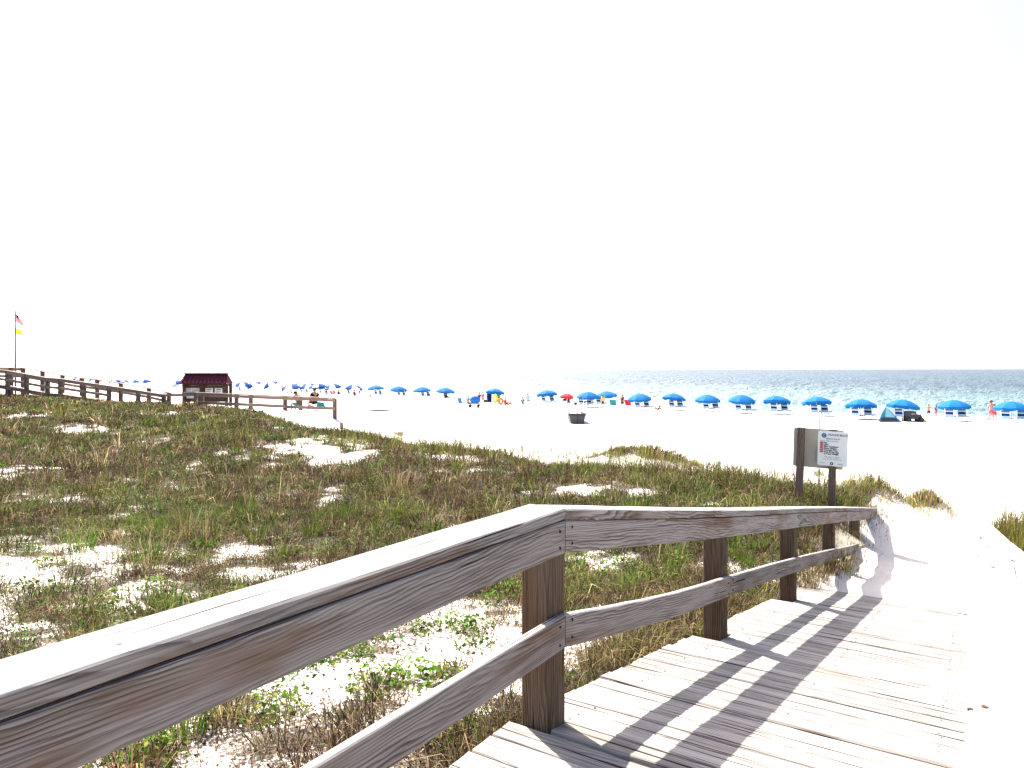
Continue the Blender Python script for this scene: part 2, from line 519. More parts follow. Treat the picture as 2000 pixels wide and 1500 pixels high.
me = bpy.data.meshes.new("beach_sand")
nx, ny = len(ax_), len(ay_)
idx = np.arange(nx * ny).reshape(nx, ny)
quads = np.stack([idx[:-1, :-1], idx[1:, :-1], idx[1:, 1:], idx[:-1, 1:]], -1).reshape(-1, 4)
me.vertices.add(nx * ny); me.vertices.foreach_set("co", np.stack([GX, GY, GZ], -1).reshape(-1).astype(np.float32))
me.loops.add(quads.size); me.loops.foreach_set("vertex_index", quads.reshape(-1).astype(np.int32))
me.polygons.add(len(quads)); me.polygons.foreach_set("loop_start", (np.arange(len(quads)) * 4).astype(np.int32))
me.update(calc_edges=True)
me.polygons.foreach_set("use_smooth", np.ones(len(quads), bool))
cv = cover(GX, GY)
_dz = sstep(27, 18, GY + .3 * np.clip(GX + 20, -40, 0)) * (GX < -1.7) * sstep(16, 9, sc_of(GX, GY)[1])
lit = np.clip(np.maximum(cv * 1.15 - .05, _dz * (.12 + .5 * fbm(GX * 1.2, GY * 1.2, 77, 3))), 0, 1)
atr = me.attributes.new("litter", 'FLOAT', 'POINT'); atr.data.foreach_set("value", lit.reshape(-1).astype(np.float32))

m, nt, out = new_mat("quartz_sand")
geo = N(nt, "ShaderNodeNewGeometry")
la = N(nt, "ShaderNodeAttribute", attribute_name="litter").outputs['Fac']
n_lo = N(nt, "ShaderNodeTexNoise", ins={0: geo.outputs['Position'], 2: 2.2, 3: 5.0, 4: .6}).outputs[0]
n_hi = N(nt, "ShaderNodeTexNoise", ins={0: geo.outputs['Position'], 2: 26.0, 3: 4.0, 4: .65}).outputs[0]
n_gr = N(nt, "ShaderNodeTexNoise", ins={0: geo.outputs['Position'], 2: 420.0, 3: 2.0}).outputs[0]
sandc = mixc(nt, n_lo, (.54, .48, .42), (.66, .60, .54))
sandc = mixc(nt, mth(nt, 'MULTIPLY', ramp(nt, n_gr, .52, .72), .35), sandc, (.36, .32, .29))
lm = mth(nt, 'ADD', mth(nt, 'MULTIPLY', n_hi, .75), mth(nt, 'MULTIPLY', n_lo, .35))
lm = mth(nt, 'SUBTRACT', mth(nt, 'ADD', lm, mth(nt, 'MULTIPLY', la, .62)), .62)
litc = mixc(nt, n_hi, (.035, .025, .018), (.11, .08, .058))
base = mixc(nt, mth(nt, 'MULTIPLY', ramp(nt, lm, .17, .25), mth(nt, 'MINIMUM', mth(nt, 'MULTIPLY', la, 2.2), .92)), sandc, litc)
hh = mth(nt, 'ADD', mth(nt, 'MULTIPLY', n_lo, 1.0), mth(nt, 'MULTIPLY', n_hi, .25))
bp = N(nt, "ShaderNodeBump", ins={0: .5, 1: .12, 'Height': hh})
bp2 = N(nt, "ShaderNodeBump", ins={0: .35, 1: .004, 'Height': n_gr, 'Normal': bp.outputs[0]})
bs = N(nt, "ShaderNodeBsdfPrincipled", ins={'Base Color': base, 'Roughness': .95, 'Specular IOR Level': .1, 'Normal': bp2.outputs[0]})
nt.links.new(bs.outputs[0], out.inputs[0])
M['sand'] = m
me.materials.append(m)
ground = link("beach_sand", me)
tag(ground, "white quartz sand of the dunes and beach", None, None, "structure")

# ---------------------------------------------------------------- sea
nr, na = 430, 640
rr = 78.0 * (7000.0 / 78.0) ** (np.linspace(0, 1, nr) ** 1.25)
aa = np.radians(np.linspace(-78, 62, na))          # to the right of the camera axis
R_, A_ = np.meshgrid(rr, aa, indexing='ij')
SX, SY = w_of(R_ * np.sin(A_), R_ * np.cos(A_))
SZ = np.zeros_like(SX)
wr = np.random.default_rng(5)
for k in range(26):
    lam = 3.2 * 1.11 ** k
    ang = math.radians(wr.normal(265, 26))
    kx, ky = math.cos(ang) * 2 * PI / lam, math.sin(ang) * 2 * PI / lam
    amp = .0075 * lam ** .95 * (1.0 if lam < 22 else .5)
    ph = wr.uniform(0, 2 * PI)
    arg = kx * SX + ky * SY + ph
    fade = 1 - sstep(lam * 14, lam * 60, R_)
    SZ += amp * (np.sin(arg) + .35 * np.sin(2 * arg + 1.3)) * fade
sdist = seadist(SX, SY)
SZ *= .35 + .65 * sstep(100, 140, sdist)
me = bpy.data.meshes.new("sea")
idx = np.arange(nr * na).reshape(nr, na)
quads = np.stack([idx[:-1, :-1], idx[:-1, 1:], idx[1:, 1:], idx[1:, :-1]], -1).reshape(-1, 4)
me.vertices.add(nr * na); me.vertices.foreach_set("co", np.stack([SX, SY, SZ], -1).reshape(-1).astype(np.float32))
me.loops.add(quads.size); me.loops.foreach_set("vertex_index", quads.reshape(-1).astype(np.int32))
me.polygons.add(len(quads)); me.polygons.foreach_set("loop_start", (np.arange(len(quads)) * 4).astype(np.int32))
me.update(calc_edges=True)
me.polygons.foreach_set("use_smooth", np.ones(len(quads), bool))
m, nt, out = new_mat("gulf_water")
geo = N(nt, "ShaderNodeNewGeometry")
sep = N(nt, "ShaderNodeSeparateXYZ", ins={0: geo.outputs['Position']})
sdn = mth(nt, 'DIVIDE', mth(nt, 'ADD', sep.outputs[1], mth(nt, 'MULTIPLY', sep.outputs[0], .155)), 1.012)
def wnoise(sx, sy, det, rz=-.15, dist=0.0):
    mp = N(nt, "ShaderNodeMapping", ins={0: geo.outputs['Position']}); mp.inputs[2].default_value = (0, 0, rz); mp.inputs[3].default_value = (sx, sy, .1)
    return N(nt, "ShaderNodeTexNoise", ins={0: mp.outputs[0], 2: 1.0, 3: det, 4: .6, 8: dist}).outputs[0]


nA = wnoise(.55, .30, 5.0, -.1)
nB = wnoise(.20, .11, 4.0, -.2)
nC = wnoise(.035, .014, 4.0, -.15)
shal = mth(nt, 'SUBTRACT', 1.0, ramp(nt, mth(nt, 'ADD', sdn, mth(nt, 'MULTIPLY', nB, 60.0)), 125, 330))
wcol = mixc(nt, shal, (.013, .037, .041), (.082, .142, .13))
foam = mth(nt, 'MULTIPLY', mth(nt, 'SUBTRACT', 1.0, ramp(nt, sdn, 98, 112)), ramp(nt, nB, .40, .58))
wcol = mixc(nt, foam, wcol, (.7, .72, .72))
hgt = mth(nt, 'ADD', mth(nt, 'MULTIPLY', nA, 1.1), mth(nt, 'ADD', mth(nt, 'MULTIPLY', nB, 2.2), mth(nt, 'MULTIPLY', nC, 5.0)))
bp = N(nt, "ShaderNodeBump", ins={0: .8, 1: 1.0, 'Height': hgt})
dfw = N(nt, "ShaderNodeBsdfDiffuse", ins={0: wcol, 'Normal': bp.outputs[0]})
glw = N(nt, "ShaderNodeBsdfGlossy", ins={'Roughness': .35, 'Normal': bp.outputs[0]})
fr = N(nt, "ShaderNodeFresnel", ins={0: 1.33, 'Normal': bp.outputs[0]})
# a wind-roughened surface never mirrors fully at grazing angles
mxw = N(nt, "ShaderNodeMixShader", ins={0: mth(nt, 'MINIMUM', mth(nt, 'MULTIPLY', fr.outputs[0], .58), .30), 1: dfw.outputs[0], 2: glw.outputs[0]})
nt.links.new(mxw.outputs[0], out.inputs[0])
me.materials.append(m)
sea = link("sea_water", me)
tag(sea, "choppy blue-green sea reaching to the horizon", None, None, "structure")

# ---------------------------------------------------------------- the boardwalk
A_IN_L, A_IN_R = -1.476, .038        # inner faces of the posts
PS = .14                             # post side
POSTS_B = [-2.24, .20, 2.58, 5.04, 7.48, 9.92, 12.36, 14.62]
RT = .038                            # thickness of the rail boards

walk = empty("boardwalk", (-.72, 3.0, CZ + DECK0), 0, "weathered wooden boardwalk with rails running down onto the white sand", "boardwalk")
W0 = Vector((-.72, 3.0, CZ + DECK0))


def long_board(name, b0, b1, a0, a1, zb0, zt0, zb1, zt1, mat, parent, origin, seg=14, cham=.005, bow=0.0, side=0.0, seed=0, topmat=None):
    """a board running along +Y between b0 and b1; bottom/top heights (relative to the eye) at both ends. Local X runs along the board."""
    r = random.Random(seed + 99)
    L = b1 - b0; w = a1 - a0
    zc = (zb0 + zt0 + zb1 + zt1) / 4
    vs = []; fs = []
    for i in range(seg + 1):
        t = i / seg
        zb = zb0 + (zb1 - zb0) * t - zc; zt = zt0 + (zt1 - zt0) * t - zc
        k = math.sin(PI * t)
        dz = bow * k + r.uniform(-.0012, .0012)
        dy = side * k + r.uniform(-.0010, .0010)
        x = -L / 2 + L * t
        y0, y1 = -w / 2 + dy, w / 2 + dy
        z0, z1 = zb + dz, zt + dz
        c = cham * r.uniform(.7, 1.5)
        vs += [(x, y0 + c, z0), (x, y1 - c, z0), (x, y1, z0 + c), (x, y1, z1 - c), (x, y1 - c, z1), (x, y0 + c, z1), (x, y0, z1 - c), (x, y0, z0 + c)]
    for i in range(seg):
        for k in range(8):
            fs.append((i * 8 + k, i * 8 + (k + 1) % 8, (i + 1) * 8 + (k + 1) % 8, (i + 1) * 8 + k))
    fs.append(tuple(range(7, -1, -1))); fs.append(tuple(seg * 8 + k for k in range(8)))
    phi = -math.atan(((zb1 + zt1) - (zb0 + zt0)) / 2 / L)      # local X follows the run of the board
    inv = Matrix.Rotation(-phi, 3, 'Y')
    vs = [tuple(inv @ Vector(q)) for q in vs]
    me = bpy.data.meshes.new(name); me.from_pydata(vs, [], fs); me.materials.append(mat)
    if topmat is not None:                # upper face: bleaching plus sunlit brightness put into the colour
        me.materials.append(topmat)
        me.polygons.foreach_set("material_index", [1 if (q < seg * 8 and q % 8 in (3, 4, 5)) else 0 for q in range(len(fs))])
    me.update()
    o = link(name, me, parent)
    o.location = Vector(((a0 + a1) / 2, (b0 + b1) / 2, CZ + zc)) - origin
    o.rotation_euler = (0, phi, PI / 2)   # local X -> world Y, local Y -> world -X
    return o


def cap_z(b):
    if b <= B_TOP: return -.59 + .0065 * (B_TOP - b)
    return -.59 - SLOPE * (b - B_TOP)


def low_z(b):
    if b <= B_TOP: return -1.04
    return -1.04 - .172 * (b - B_TOP) - .018 * min(1, (b - B_TOP) / 2)


def screw(parent_board, b, z, face_a, inward):
    """a screw head on the inner face of a rail board"""
    mb = MB()
    n = 7
    vs = [(0, .004 * inward, 0)]
    for k in range(n):
        t = 2 * PI * k / n
        rr_ = random.uniform(.0055, .0095)
        vs.append((math.cos(t) * rr_ * 1.2, .0012 * inward, math.sin(t) * rr_))
    mb.add(vs, [(0, 1 + k, 1 + (k + 1) % n) for k in range(n)])
    o = mb.build("screw", M['nail'], parent_board)
    wp = Vector((face_a + .0008 * inward, b, CZ + z))
    base = W0 + parent_board.location
    d = wp - base
    o.location = parent_board.rotation_euler.to_matrix().inverted() @ d
    o.rotation_euler = (0, 0, -PI / 2)
    return o


gap = .006
for side in ('L', 'R'):
    if side == 'L':
        f_in = A_IN_L + RT            # inner face of the boards
        rb = (A_IN_L + .0015, f_in); cb = (f_in - .18, f_in + .002)
        pa = (A_IN_L - PS, A_IN_L)
        inward = 1
    else:
        f_in = A_IN_R - RT
        rb = (f_in, A_IN_R - .0015); cb = (f_in - .004, f_in + .19)
        pa = (A_IN_R, A_IN_R + PS)
        inward = -1
    # posts
    for i, b in enumerate(POSTS_B):
        if b > 14: b = b - .12
        top = cap_z(b) - .052 if b < B_TOP else cap_z(b + PS) - .054
        bot = float(deck_rel(b)) - .75
        r = random.Random(i * 7 + (side == 'R'))
        mb = MB(); h = (top - bot); s = PS / 2; c = .008
        nseg = 6
        vs = []; fs = []
        for k in range(nseg + 1):
            x = -h / 2 + h * k / nseg
            e = r.uniform(-.0015, .0015)
            vs += [(x, -s + c + e, -s), (x, s - c + e, -s), (x, s + e, -s + c), (x, s + e, s - c), (x, s - c + e, s), (x, -s + c + e, s), (x, -s + e, s - c), (x, -s + e, -s + c)]
        for k in range(nseg):
            for q in range(8):
                fs.append((k * 8 + q, k * 8 + (q + 1) % 8, (k + 1) * 8 + (q + 1) % 8, (k + 1) * 8 + q))
        fs.append(tuple(range(7, -1, -1))); fs.append(tuple(nseg * 8 + q for q in range(8)))
        mb.add(vs, fs)
        o = mb.build("post", M['post'], walk)
        o.location = Vector(((pa[0] + pa[1]) / 2, b + PS / 2, CZ + (top + bot) / 2)) - W0
        o.rotation_euler = (0, -PI / 2, 0)
    # caps and upper boards
    cuts = [-2.3, B_TOP, 7.55, 14.66]
    for i in range(3):
        b0, b1 = cuts[i] + gap / 2, cuts[i + 1] - gap / 2
        z0, z1 = cap_z(b0), cap_z(b1)
        if i == 0: z1 = -.59
        if i == 1: z0 = -.592
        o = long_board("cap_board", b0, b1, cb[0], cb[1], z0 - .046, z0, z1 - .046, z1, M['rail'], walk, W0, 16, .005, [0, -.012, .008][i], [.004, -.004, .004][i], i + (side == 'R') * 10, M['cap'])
        for (bb, aa_) in ((b0 + .10, .03), (b0 + .12, .12), (b1 - .10, .04), (b1 - .09, .13), ((b0 + b1) / 2, .05)):
            mb = MB(); mb.tube([(0, 0, -.002), (0, 0, .0015)], .0062, 7)
            nl = mb.build("nail", M['nail'], o)
            t_ = (bb - b0) / (b1 - b0)
            d = Vector((cb[0] + .02 + aa_, bb, CZ + z0 + (z1 - z0) * t_ + [0, -.012, .008][i] * math.sin(PI * t_))) - (W0 + o.location)
            nl.location = o.rotation_euler.to_matrix().inverted() @ d
        z0 -= .052; z1 -= .052
        o = long_board("rail_board", b0, b1, rb[0], rb[1], z0 - .138, z0, z1 - .138, z1, M['rail'], walk, W0, 16, .004, [0, -.012, .006][i], 0, i + 3 + (side == 'R') * 10)
        if side == 'L':
            for (bb, zz) in ((b0 + .05, z0), (b1 - .05, z1)):
                for q in (.035, .105): screw(o, bb, zz - q, f_in, inward)
    # lower boards
    cuts = [-2.3, B_TOP, 5.11, 9.99, 13.3]
    for i in range(4):
        b0, b1 = cuts[i] + gap / 2, cuts[i + 1] - gap / 2
        z0, z1 = low_z(b0), low_z(b1)
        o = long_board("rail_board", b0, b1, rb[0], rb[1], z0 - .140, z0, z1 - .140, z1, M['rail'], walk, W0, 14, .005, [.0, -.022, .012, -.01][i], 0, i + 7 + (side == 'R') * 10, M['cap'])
        if side == 'L' and i < 3:
            for (bb, zz) in ((b0 + .05, z0), (b1 - .05, z1)):
                for q in (.035, .11): screw(o, bb, zz - q, f_in, inward)
    # stringers below the planks
    for a0 in ((pa[0] + .145, pa[0] + .185) if side == 'L' else (pa[1] - .185, pa[1] - .145),):
        long_board("stringer", -2.3, B_TOP, a0[0], a0[1], DECK0 - .28, DECK0 - .05, DECK0 - .28, DECK0 - .05, M['post'], walk, W0, 4)
        e = float(deck_rel(13.0))
        long_board("stringer", B_TOP, 13.0, a0[0], a0[1], DECK0 - .28, DECK0 - .05, e - .28, e - .05, M['post'], walk, W0, 4)

# knots on the rail caps
for (u_, D_, r_) in ((1895, 1.215, .0045), (233, 1.49, .006)):
    p_ = at(u_, D_, z=0)
    mb = MB(); mb.tube([(0, 0, -.003), (0, 0, .0012)], r_, 8)
    mb.build("knot", M['nail'], walk, Vector((p_.x, p_.y, CZ + cap_z(p_.y) + .0006)) - W0)

# planks: a few shared meshes, each plank an object of its own
PW = .136


def plank_mesh(k, cut_l=False, cut_r=False):
    r = random.Random(300 + k)
    xl, xr = -.952 + (.055 if cut_l else 0), .945
    if cut_l: xl = -.752
    if cut_r: xr = .752
    t = .038; c = .006; s = PW / 2
    vs = []
    n = 3
    for i in range(n + 1):
        x = xl + (xr - xl) * i / n
        dz = r.uniform(-.0025, .0025); dy = r.uniform(-.0015, .0015)
        cup = r.uniform(.0, .003)
        vs += [(x, -s + dy, -t), (x, s + dy, -t), (x, s + dy, dz + cup - c), (x, s - c + dy, dz + cup), (x, 0, dz - .001), (x, -s + c + dy, dz + cup), (x, -s + dy, dz + cup - c)]
    fs = []
    for i in range(n):
        for q in range(7):
            fs.append((i * 7 + q, i * 7 + (q + 1) % 7, (i + 1) * 7 + (q + 1) % 7, (i + 1) * 7 + q))
    fs.append(tuple(range(6, -1, -1))); fs.append(tuple(n * 7 + q for q in range(7)))
    me = bpy.data.meshes.new("plank"); me.from_pydata(vs, [], fs); me.materials.append(M['plank']); me.update()
    return me


PLK = [plank_mesh(k) for k in range(6)]
PLK_CUT = [plank_mesh(k + 10, True, True) for k in range(2)]
b = 2.58 - PW / 2 - .006 - 30 * (PW + .0132)
plank_list = []
while b < 9.4:
    plank_list.append(b)
    g = random.choice([.008, .010, .012, .013, .016, .022])
    b += PW + g
nail_mb = MB()
for i, b in enumerate(plank_list):
    notch = any(b + PW / 2 > p and b - PW / 2 < p + PS for p in POSTS_B)
    me = random.choice(PLK_CUT if notch else PLK)
    o = link("plank", me, walk)
    z = float(deck_rel(b))
    o.location = Vector((-.72 + random.uniform(-.008, .008) * (0 if notch else 1), b, CZ + z + random.uniform(-.0025, .0025))) - W0
    ang = -math.atan(SLOPE) if b > B_TOP else 0
    o.rotation_euler = (ang + random.uniform(-.006, .006), 0, random.uniform(-.002, .002))
    # nail heads: two at each bearing
    if b > -.2:
        for xx in (-.62, -.02 + random.uniform(-.01, .01), .6):
            for yy in (-.042, .04):
                if random.random() < .4:
                    p = o.location + Vector((xx - (0.13 if xx < -.5 and not notch else 0), yy, -yy * 0 + (-SLOPE * yy if b > B_TOP else 0) + .0012))
                    nail_mb.tube([p + Vector((0, 0, -.006)), p + Vector((random.uniform(-.001, .001), 0, .0022))], random.uniform(.0042, .0062), 6)
nl = nail_mb.build("deck_nails", M['nail'], walk)
nl["kind"] = "stuff"

# plywood panel lying against the dune beyond the rail
c4 = []
for (u_, v_) in ((1560, 1049), (1652, 1019), (1700, 1062), (1607, 1083)):
    D_ = min(ground_px(u_, v_)[2] - .12, 12.6)
    c4.append(at(u_, D_, v_))

mb = MB()
ctr = sum(c4, Vector()) / 4
up = (c4[1] - c4[0]).cross(c4[3] - c4[0]).normalized()
if up.z < 0: up = -up
vs = [p - ctr for p in c4] + [p - ctr - up * .022 for p in c4]
mb.add(vs, [(0, 1, 2, 3), (7, 6, 5, 4), (0, 4, 5, 1), (1, 5, 6, 2), (2, 6, 7, 3), (3, 7, 4, 0)])
o = mb.build("plywood_sheet", M['ply'], None, ctr)
tag(o, "bleached plywood sheet lying on the dune behind the end of the rail", "board")

# a dry leaf on the right-hand rail
mb = MB()
mb.add([(-.016, 0, .002), (0, -.009, .0045), (.017, .001, .003), (0, .010, .006), (0, 0, .001)], [(0, 1, 4), (1, 2, 4), (2, 3, 4), (3, 0, 4)])
o = mb.build("dry_leaf", M['litterleaf'], None)
bb = 2.72; o.location = (.075, bb, CZ + cap_z(bb) + .004); o.rotation_euler = (0, .1, .4)
p = at(1923, 1.222, 1391)
o.location = (p.x, p.y, CZ + cap_z(p.y) + .0005); o.scale = (.5, .5, .5)
tag(o, "curled brown leaf lying on the right-hand rail cap", "leaf")

# ---------------------------------------------------------------- dune vegetation
def blade_mesh(name, mat, base, az, h, lean, width, col, three=True, tipcol=1.15):
    """many grass blades as one mesh: 5 points each (or 3)"""
    n = len(h)
    d = np.stack([np.cos(az), np.sin(az), np.zeros(n)], -1)
    tw = az + RNG.uniform(-1.2, 1.2, n)
    pp = np.stack([-np.sin(tw), np.cos(tw), np.zeros(n)], -1)
    up = np.array([0, 0, 1.0])
    hw = (width * .5)[:, None]
    H = h[:, None]; Ln = lean[:, None]
    b0 = base - pp * hw - up * .015; b1 = base + pp * hw - up * .015
    mid = base + d * Ln * H * .35 + up * H * .6
    tip = base + d * Ln * H + up * H * np.maximum(.25, 1 - .35 * Ln)
    m0 = mid - pp * hw * .8; m1 = mid + pp * hw * .8
    V = np.stack([b0, b1, m1, m0, tip], 1).reshape(-1, 3)
    me = bpy.data.meshes.new(name)
    me.vertices.add(n * 5); me.vertices.foreach_set("co", V.reshape(-1).astype(np.float32))
    k = np.arange(n) * 5
    loops = np.stack([k, k + 1, k + 2, k + 3, k + 3, k + 2, k + 4], -1).reshape(-1)
    starts = np.stack([np.arange(n) * 7, np.arange(n) * 7 + 4], -1).reshape(-1)
    me.loops.add(len(loops)); me.loops.foreach_set("vertex_index", loops.astype(np.int32))
    me.polygons.add(len(starts)); me.polygons.foreach_set("loop_start", starts.astype(np.int32))
    me.update(calc_edges=True)
    me.polygons.foreach_set("use_smooth", np.ones(len(starts), bool))
    C = np.ones((n, 5, 4), np.float32)
    C[:, :, :3] = col[:, None, :]
    C[:, 4, :3] *= tipcol
    a = me.attributes.new("col", 'FLOAT_COLOR', 'POINT'); a.data.foreach_set("color", C.reshape(-1))
    me.materials.append(mat)
    return me


def leaf_mesh(name, mat, cen, nrm, size, col, ratio=.62):
    """many small folded leaves as one mesh: 5 points each, 4 triangles"""
    n = len(size)
    nrm = nrm / np.linalg.norm(nrm, axis=1, keepdims=True)
    rv = RNG.normal(size=(n, 3))
    t = np.cross(nrm, rv); t /= np.linalg.norm(t, axis=1, keepdims=True)
    b = np.cross(nrm, t)
    s = size[:, None]
    V = np.stack([cen - t * s, cen + b * s * ratio + nrm * s * .22, cen + t * s, cen - b * s * ratio + nrm * s * .22], 1).reshape(-1, 3)
    me = bpy.data.meshes.new(name)
    me.vertices.add(n * 4); me.vertices.foreach_set("co", V.reshape(-1).astype(np.float32))
    k = np.arange(n) * 4
    loops = np.stack([k, k + 1, k + 2, k, k + 2, k + 3], -1).reshape(-1)
    starts = np.arange(n * 2) * 3
    me.loops.add(len(loops)); me.loops.foreach_set("vertex_index", loops.astype(np.int32))
    me.polygons.add(len(starts)); me.polygons.foreach_set("loop_start", starts.astype(np.int32))
    me.update(calc_edges=True)
    C = np.ones((n, 4, 4), np.float32); C[:, :, :3] = col[:, None, :]
    a = me.attributes.new("col", 'FLOAT_COLOR', 'POINT'); a.data.foreach_set("color", C.reshape(-1))
    me.materials.append(mat)
    return me


PAL = dict(brown=(.082, .047, .024), tan=(.22, .158, .075), straw=(.40, .32, .155), olive=(.082, .087, .017), green=(.044, .102, .012), leaf=(.088, .205, .018), plum=(.024, .015, .013), yel=(.21, .215, .034))
PALN = {k: np.array(v) for k, v in PAL.items()}


def scatter(n, dmin, dmax, power=1.0, umin=-90, umax=2090):
    """points over the dune, spread by distance so that the picture is covered evenly"""
    t = RNG.random(n)
    D = (dmin ** (2 - power) + t * (dmax ** (2 - power) - dmin ** (2 - power))) ** (1 / (2 - power))
    u = RNG.uniform(umin, umax, n)
    return w_of((u - 1000) / F * D, D) + (D,)


def grass_layer(name, n, dmin, dmax, power, blades, hrange, wbase, palette, label, thr, mat, seed, leanr=(.15, .95), spread=.07, wscale=.00042):
    x, y, D = scatter(n, dmin, dmax, power)
    c = cover(x, y)
    keep = c > (thr + RNG.random(n) * .55)
    x, y, D, c = x[keep], y[keep], D[keep], c[keep]
    nb = RNG.integers(blades[0], blades[1] + 1, len(x))
    tuft_h = RNG.uniform(hrange[0], hrange[1], len(x)) * (.55 + .75 * fbm(x * .7, y * .7, seed + 3, 2)) * (.6 + .5 * c)
    zone = fbm(x * .42, y * .42, seed, 3)
    fine = fbm(x * 1.9, y * 1.9, seed + 7, 2)
    i = np.repeat(np.arange(len(x)), nb)
    k = len(i)
    r = spread * np.sqrt(RNG.random(k)) * (1 + .03 * D[i]); t = RNG.uniform(0, 2 * PI, k)
    bx = x[i] + r * np.cos(t); by = y[i] + r * np.sin(t)
    ok = (bx < -1.70) | (bx > .26) | (by > 8.6)
    i, bx, by, t = i[ok], bx[ok], by[ok], t[ok]
    k = len(i)
    bz = rel_height(bx, by) + CZ
    m_ = len(x)
    tcol = palette(zone, fine, RNG.random(m_), D) * (RNG.uniform(.35, 1.75, m_) * (.25 + 1.5 * fbm(x * 1.1, y * 1.1, seed + 13, 2) ** 1.3))[:, None]
    pcol = palette(zone[i], fine[i], RNG.random(k), D[i])
    mix_ = (RNG.random(k) < .30)[:, None]
    col = np.where(mix_, pcol, tcol[i]) * RNG.uniform(.65, 1.35, k)[:, None]
    h = tuft_h[i] * RNG.uniform(.35, 1.15, k)
    w = np.maximum(wbase * RNG.uniform(.6, 1.4, k), wscale * D[i])
    me = blade_mesh(name, mat, np.stack([bx, by, bz], -1), t + RNG.uniform(-.8, .8, k), h, RNG.uniform(leanr[0], leanr[1], k), w, col)
    o = link(name, me)
    tag(o, label, None, None, "stuff")
    return o


def mixpal(*pairs):
    """weights -> colours: pairs of (weight array, colour name)"""
    W = np.stack([p[0] for p in pairs], -1)
    W = W / W.sum(-1, keepdims=True)
    cum = W.cumsum(-1)
    pick = (RNG.random(len(W))[:, None] > cum).sum(-1).clip(0, len(pairs) - 1)
    return np.stack([PALN[p[1]] for p in pairs])[pick]


def pal_dry(z, f, r, D):
    g = sstep(.53, .66, z); one = np.ones_like(z)
    return mixpal((.9 * (1 - g) + .15, 'brown'), (.30 * one, 'tan'), (.10 + .9 * g, 'olive'), (.30 * (1 - g) + .08, 'plum'), (.13 * one, 'straw'), (.10 + .45 * g * f, 'green'))


def pal_green(z, f, r, D):
    one = np.ones_like(z)
    return mixpal((.8 * one, 'green'), (.7 * one, 'olive'), (.35 * f, 'leaf'), (.25 * one, 'tan'), (.12 * one, 'yel'))


def pal_crest(z, f, r, D):
    one = np.ones_like(z)
    return mixpal((.9 * one, 'olive'), (.55 * one, 'yel'), (.5 * one, 'brown'), (.3 * one, 'tan'), (.3 * one, 'green'))


grass_layer("dry_grass", 40000, 3.2, 38, 1.15, (6, 13), (.08, .37), .0046, pal_dry, "brown and olive dune grass covering the low dunes", .26, M['dry'], 51, (.25, 1.7), .10, .00085)
grass_layer("green_grass", 14000, 4.0, 38, 1.1, (7, 14), (.08, .33), .0052, pal_green, "green grass growing among the dry dune grass", .42, M['leaf'], 71, (.3, 1.5), .09, .00085)
grass_layer("fallen_stems", 22000, 2.2, 15, 1.0, (4, 9), (.012, .05), .0036, pal_dry, "dead stems and twigs lying on the sand", .05, M['dry'], 61, (1.5, 5.5), .14, .0006)


def pal_tall(z, f, r, D):
    one = np.ones_like(z)
    return mixpal((.8 * one, 'olive'), (.4 * one, 'tan'), (.15 * one, 'straw'), (.5 * one, 'green'), (.9 * one, 'brown'), (.12 * one, 'yel'))


grass_layer("tall_wispy_grass", 2800, 6.5, 37, 1.1, (8, 17), (.30, .72), .0042, pal_tall, "tall wispy grass standing above the dune cover", .40, M['leaf'], 141, (.12, .85), .09, .00065)


def shrub_layer(name, n, dmin, dmax, power, pal, label, thr, rr_, hh_, seed, mat, patch):
    x, y, D = scatter(n, dmin, dmax, power)
    c = cover(x, y); p = fbm(x * .55, y * .55, seed, 3)
    keep = (c > thr + RNG.random(n) * .4) & (p > patch + RNG.random(n) * .10) & (x < -1.95)
    x, y, D, p = x[keep], y[keep], D[keep], p[keep]
    m_ = len(x)
    nl_ = RNG.integers(26, 60, m_)
    R_b = RNG.uniform(rr_[0], rr_[1], m_); H_b = RNG.uniform(hh_[0], hh_[1], m_)
    tc_ = pal(p, p, RNG.random(m_), D) * RNG.uniform(.5, 1.5, m_)[:, None]
    i = np.repeat(np.arange(m_), nl_); k = len(i)
    t = RNG.uniform(0, 2 * PI, k); q = np.sqrt(RNG.random(k)); ph = RNG.random(k)
    bx = x[i] + R_b[i] * q * np.cos(t); by = y[i] + R_b[i] * q * np.sin(t)
    bz = rel_height(bx, by) + CZ + H_b[i] * np.sqrt(np.maximum(0, 1 - q * q)) * ph ** .6
    nr_ = np.stack([RNG.normal(0, .8, k), RNG.normal(0, .8, k), np.ones(k)], -1)
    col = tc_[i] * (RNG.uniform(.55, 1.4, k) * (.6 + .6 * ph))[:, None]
    me = leaf_mesh(name, mat, np.stack([bx, by, bz], -1), nr_, np.maximum(RNG.uniform(.009, .018, k), .0010 * D[i]), col, .45)
    tag(link(name, me), label, None, None, "stuff")


def pal_shrub(z, f, r, D):
    one = np.ones_like(z)
    return mixpal((1.0 * one, 'brown'), (.8 * one, 'olive'), (.9 * one, 'plum'), (.15 * one, 'tan'))


shrub_layer("low_brown_scrub", 14000, 6, 36, 1.15, pal_shrub, "low brown scrub mottling the dunes", .25, (.10, .34), (.07, .24), 121, M['dry'], .44)

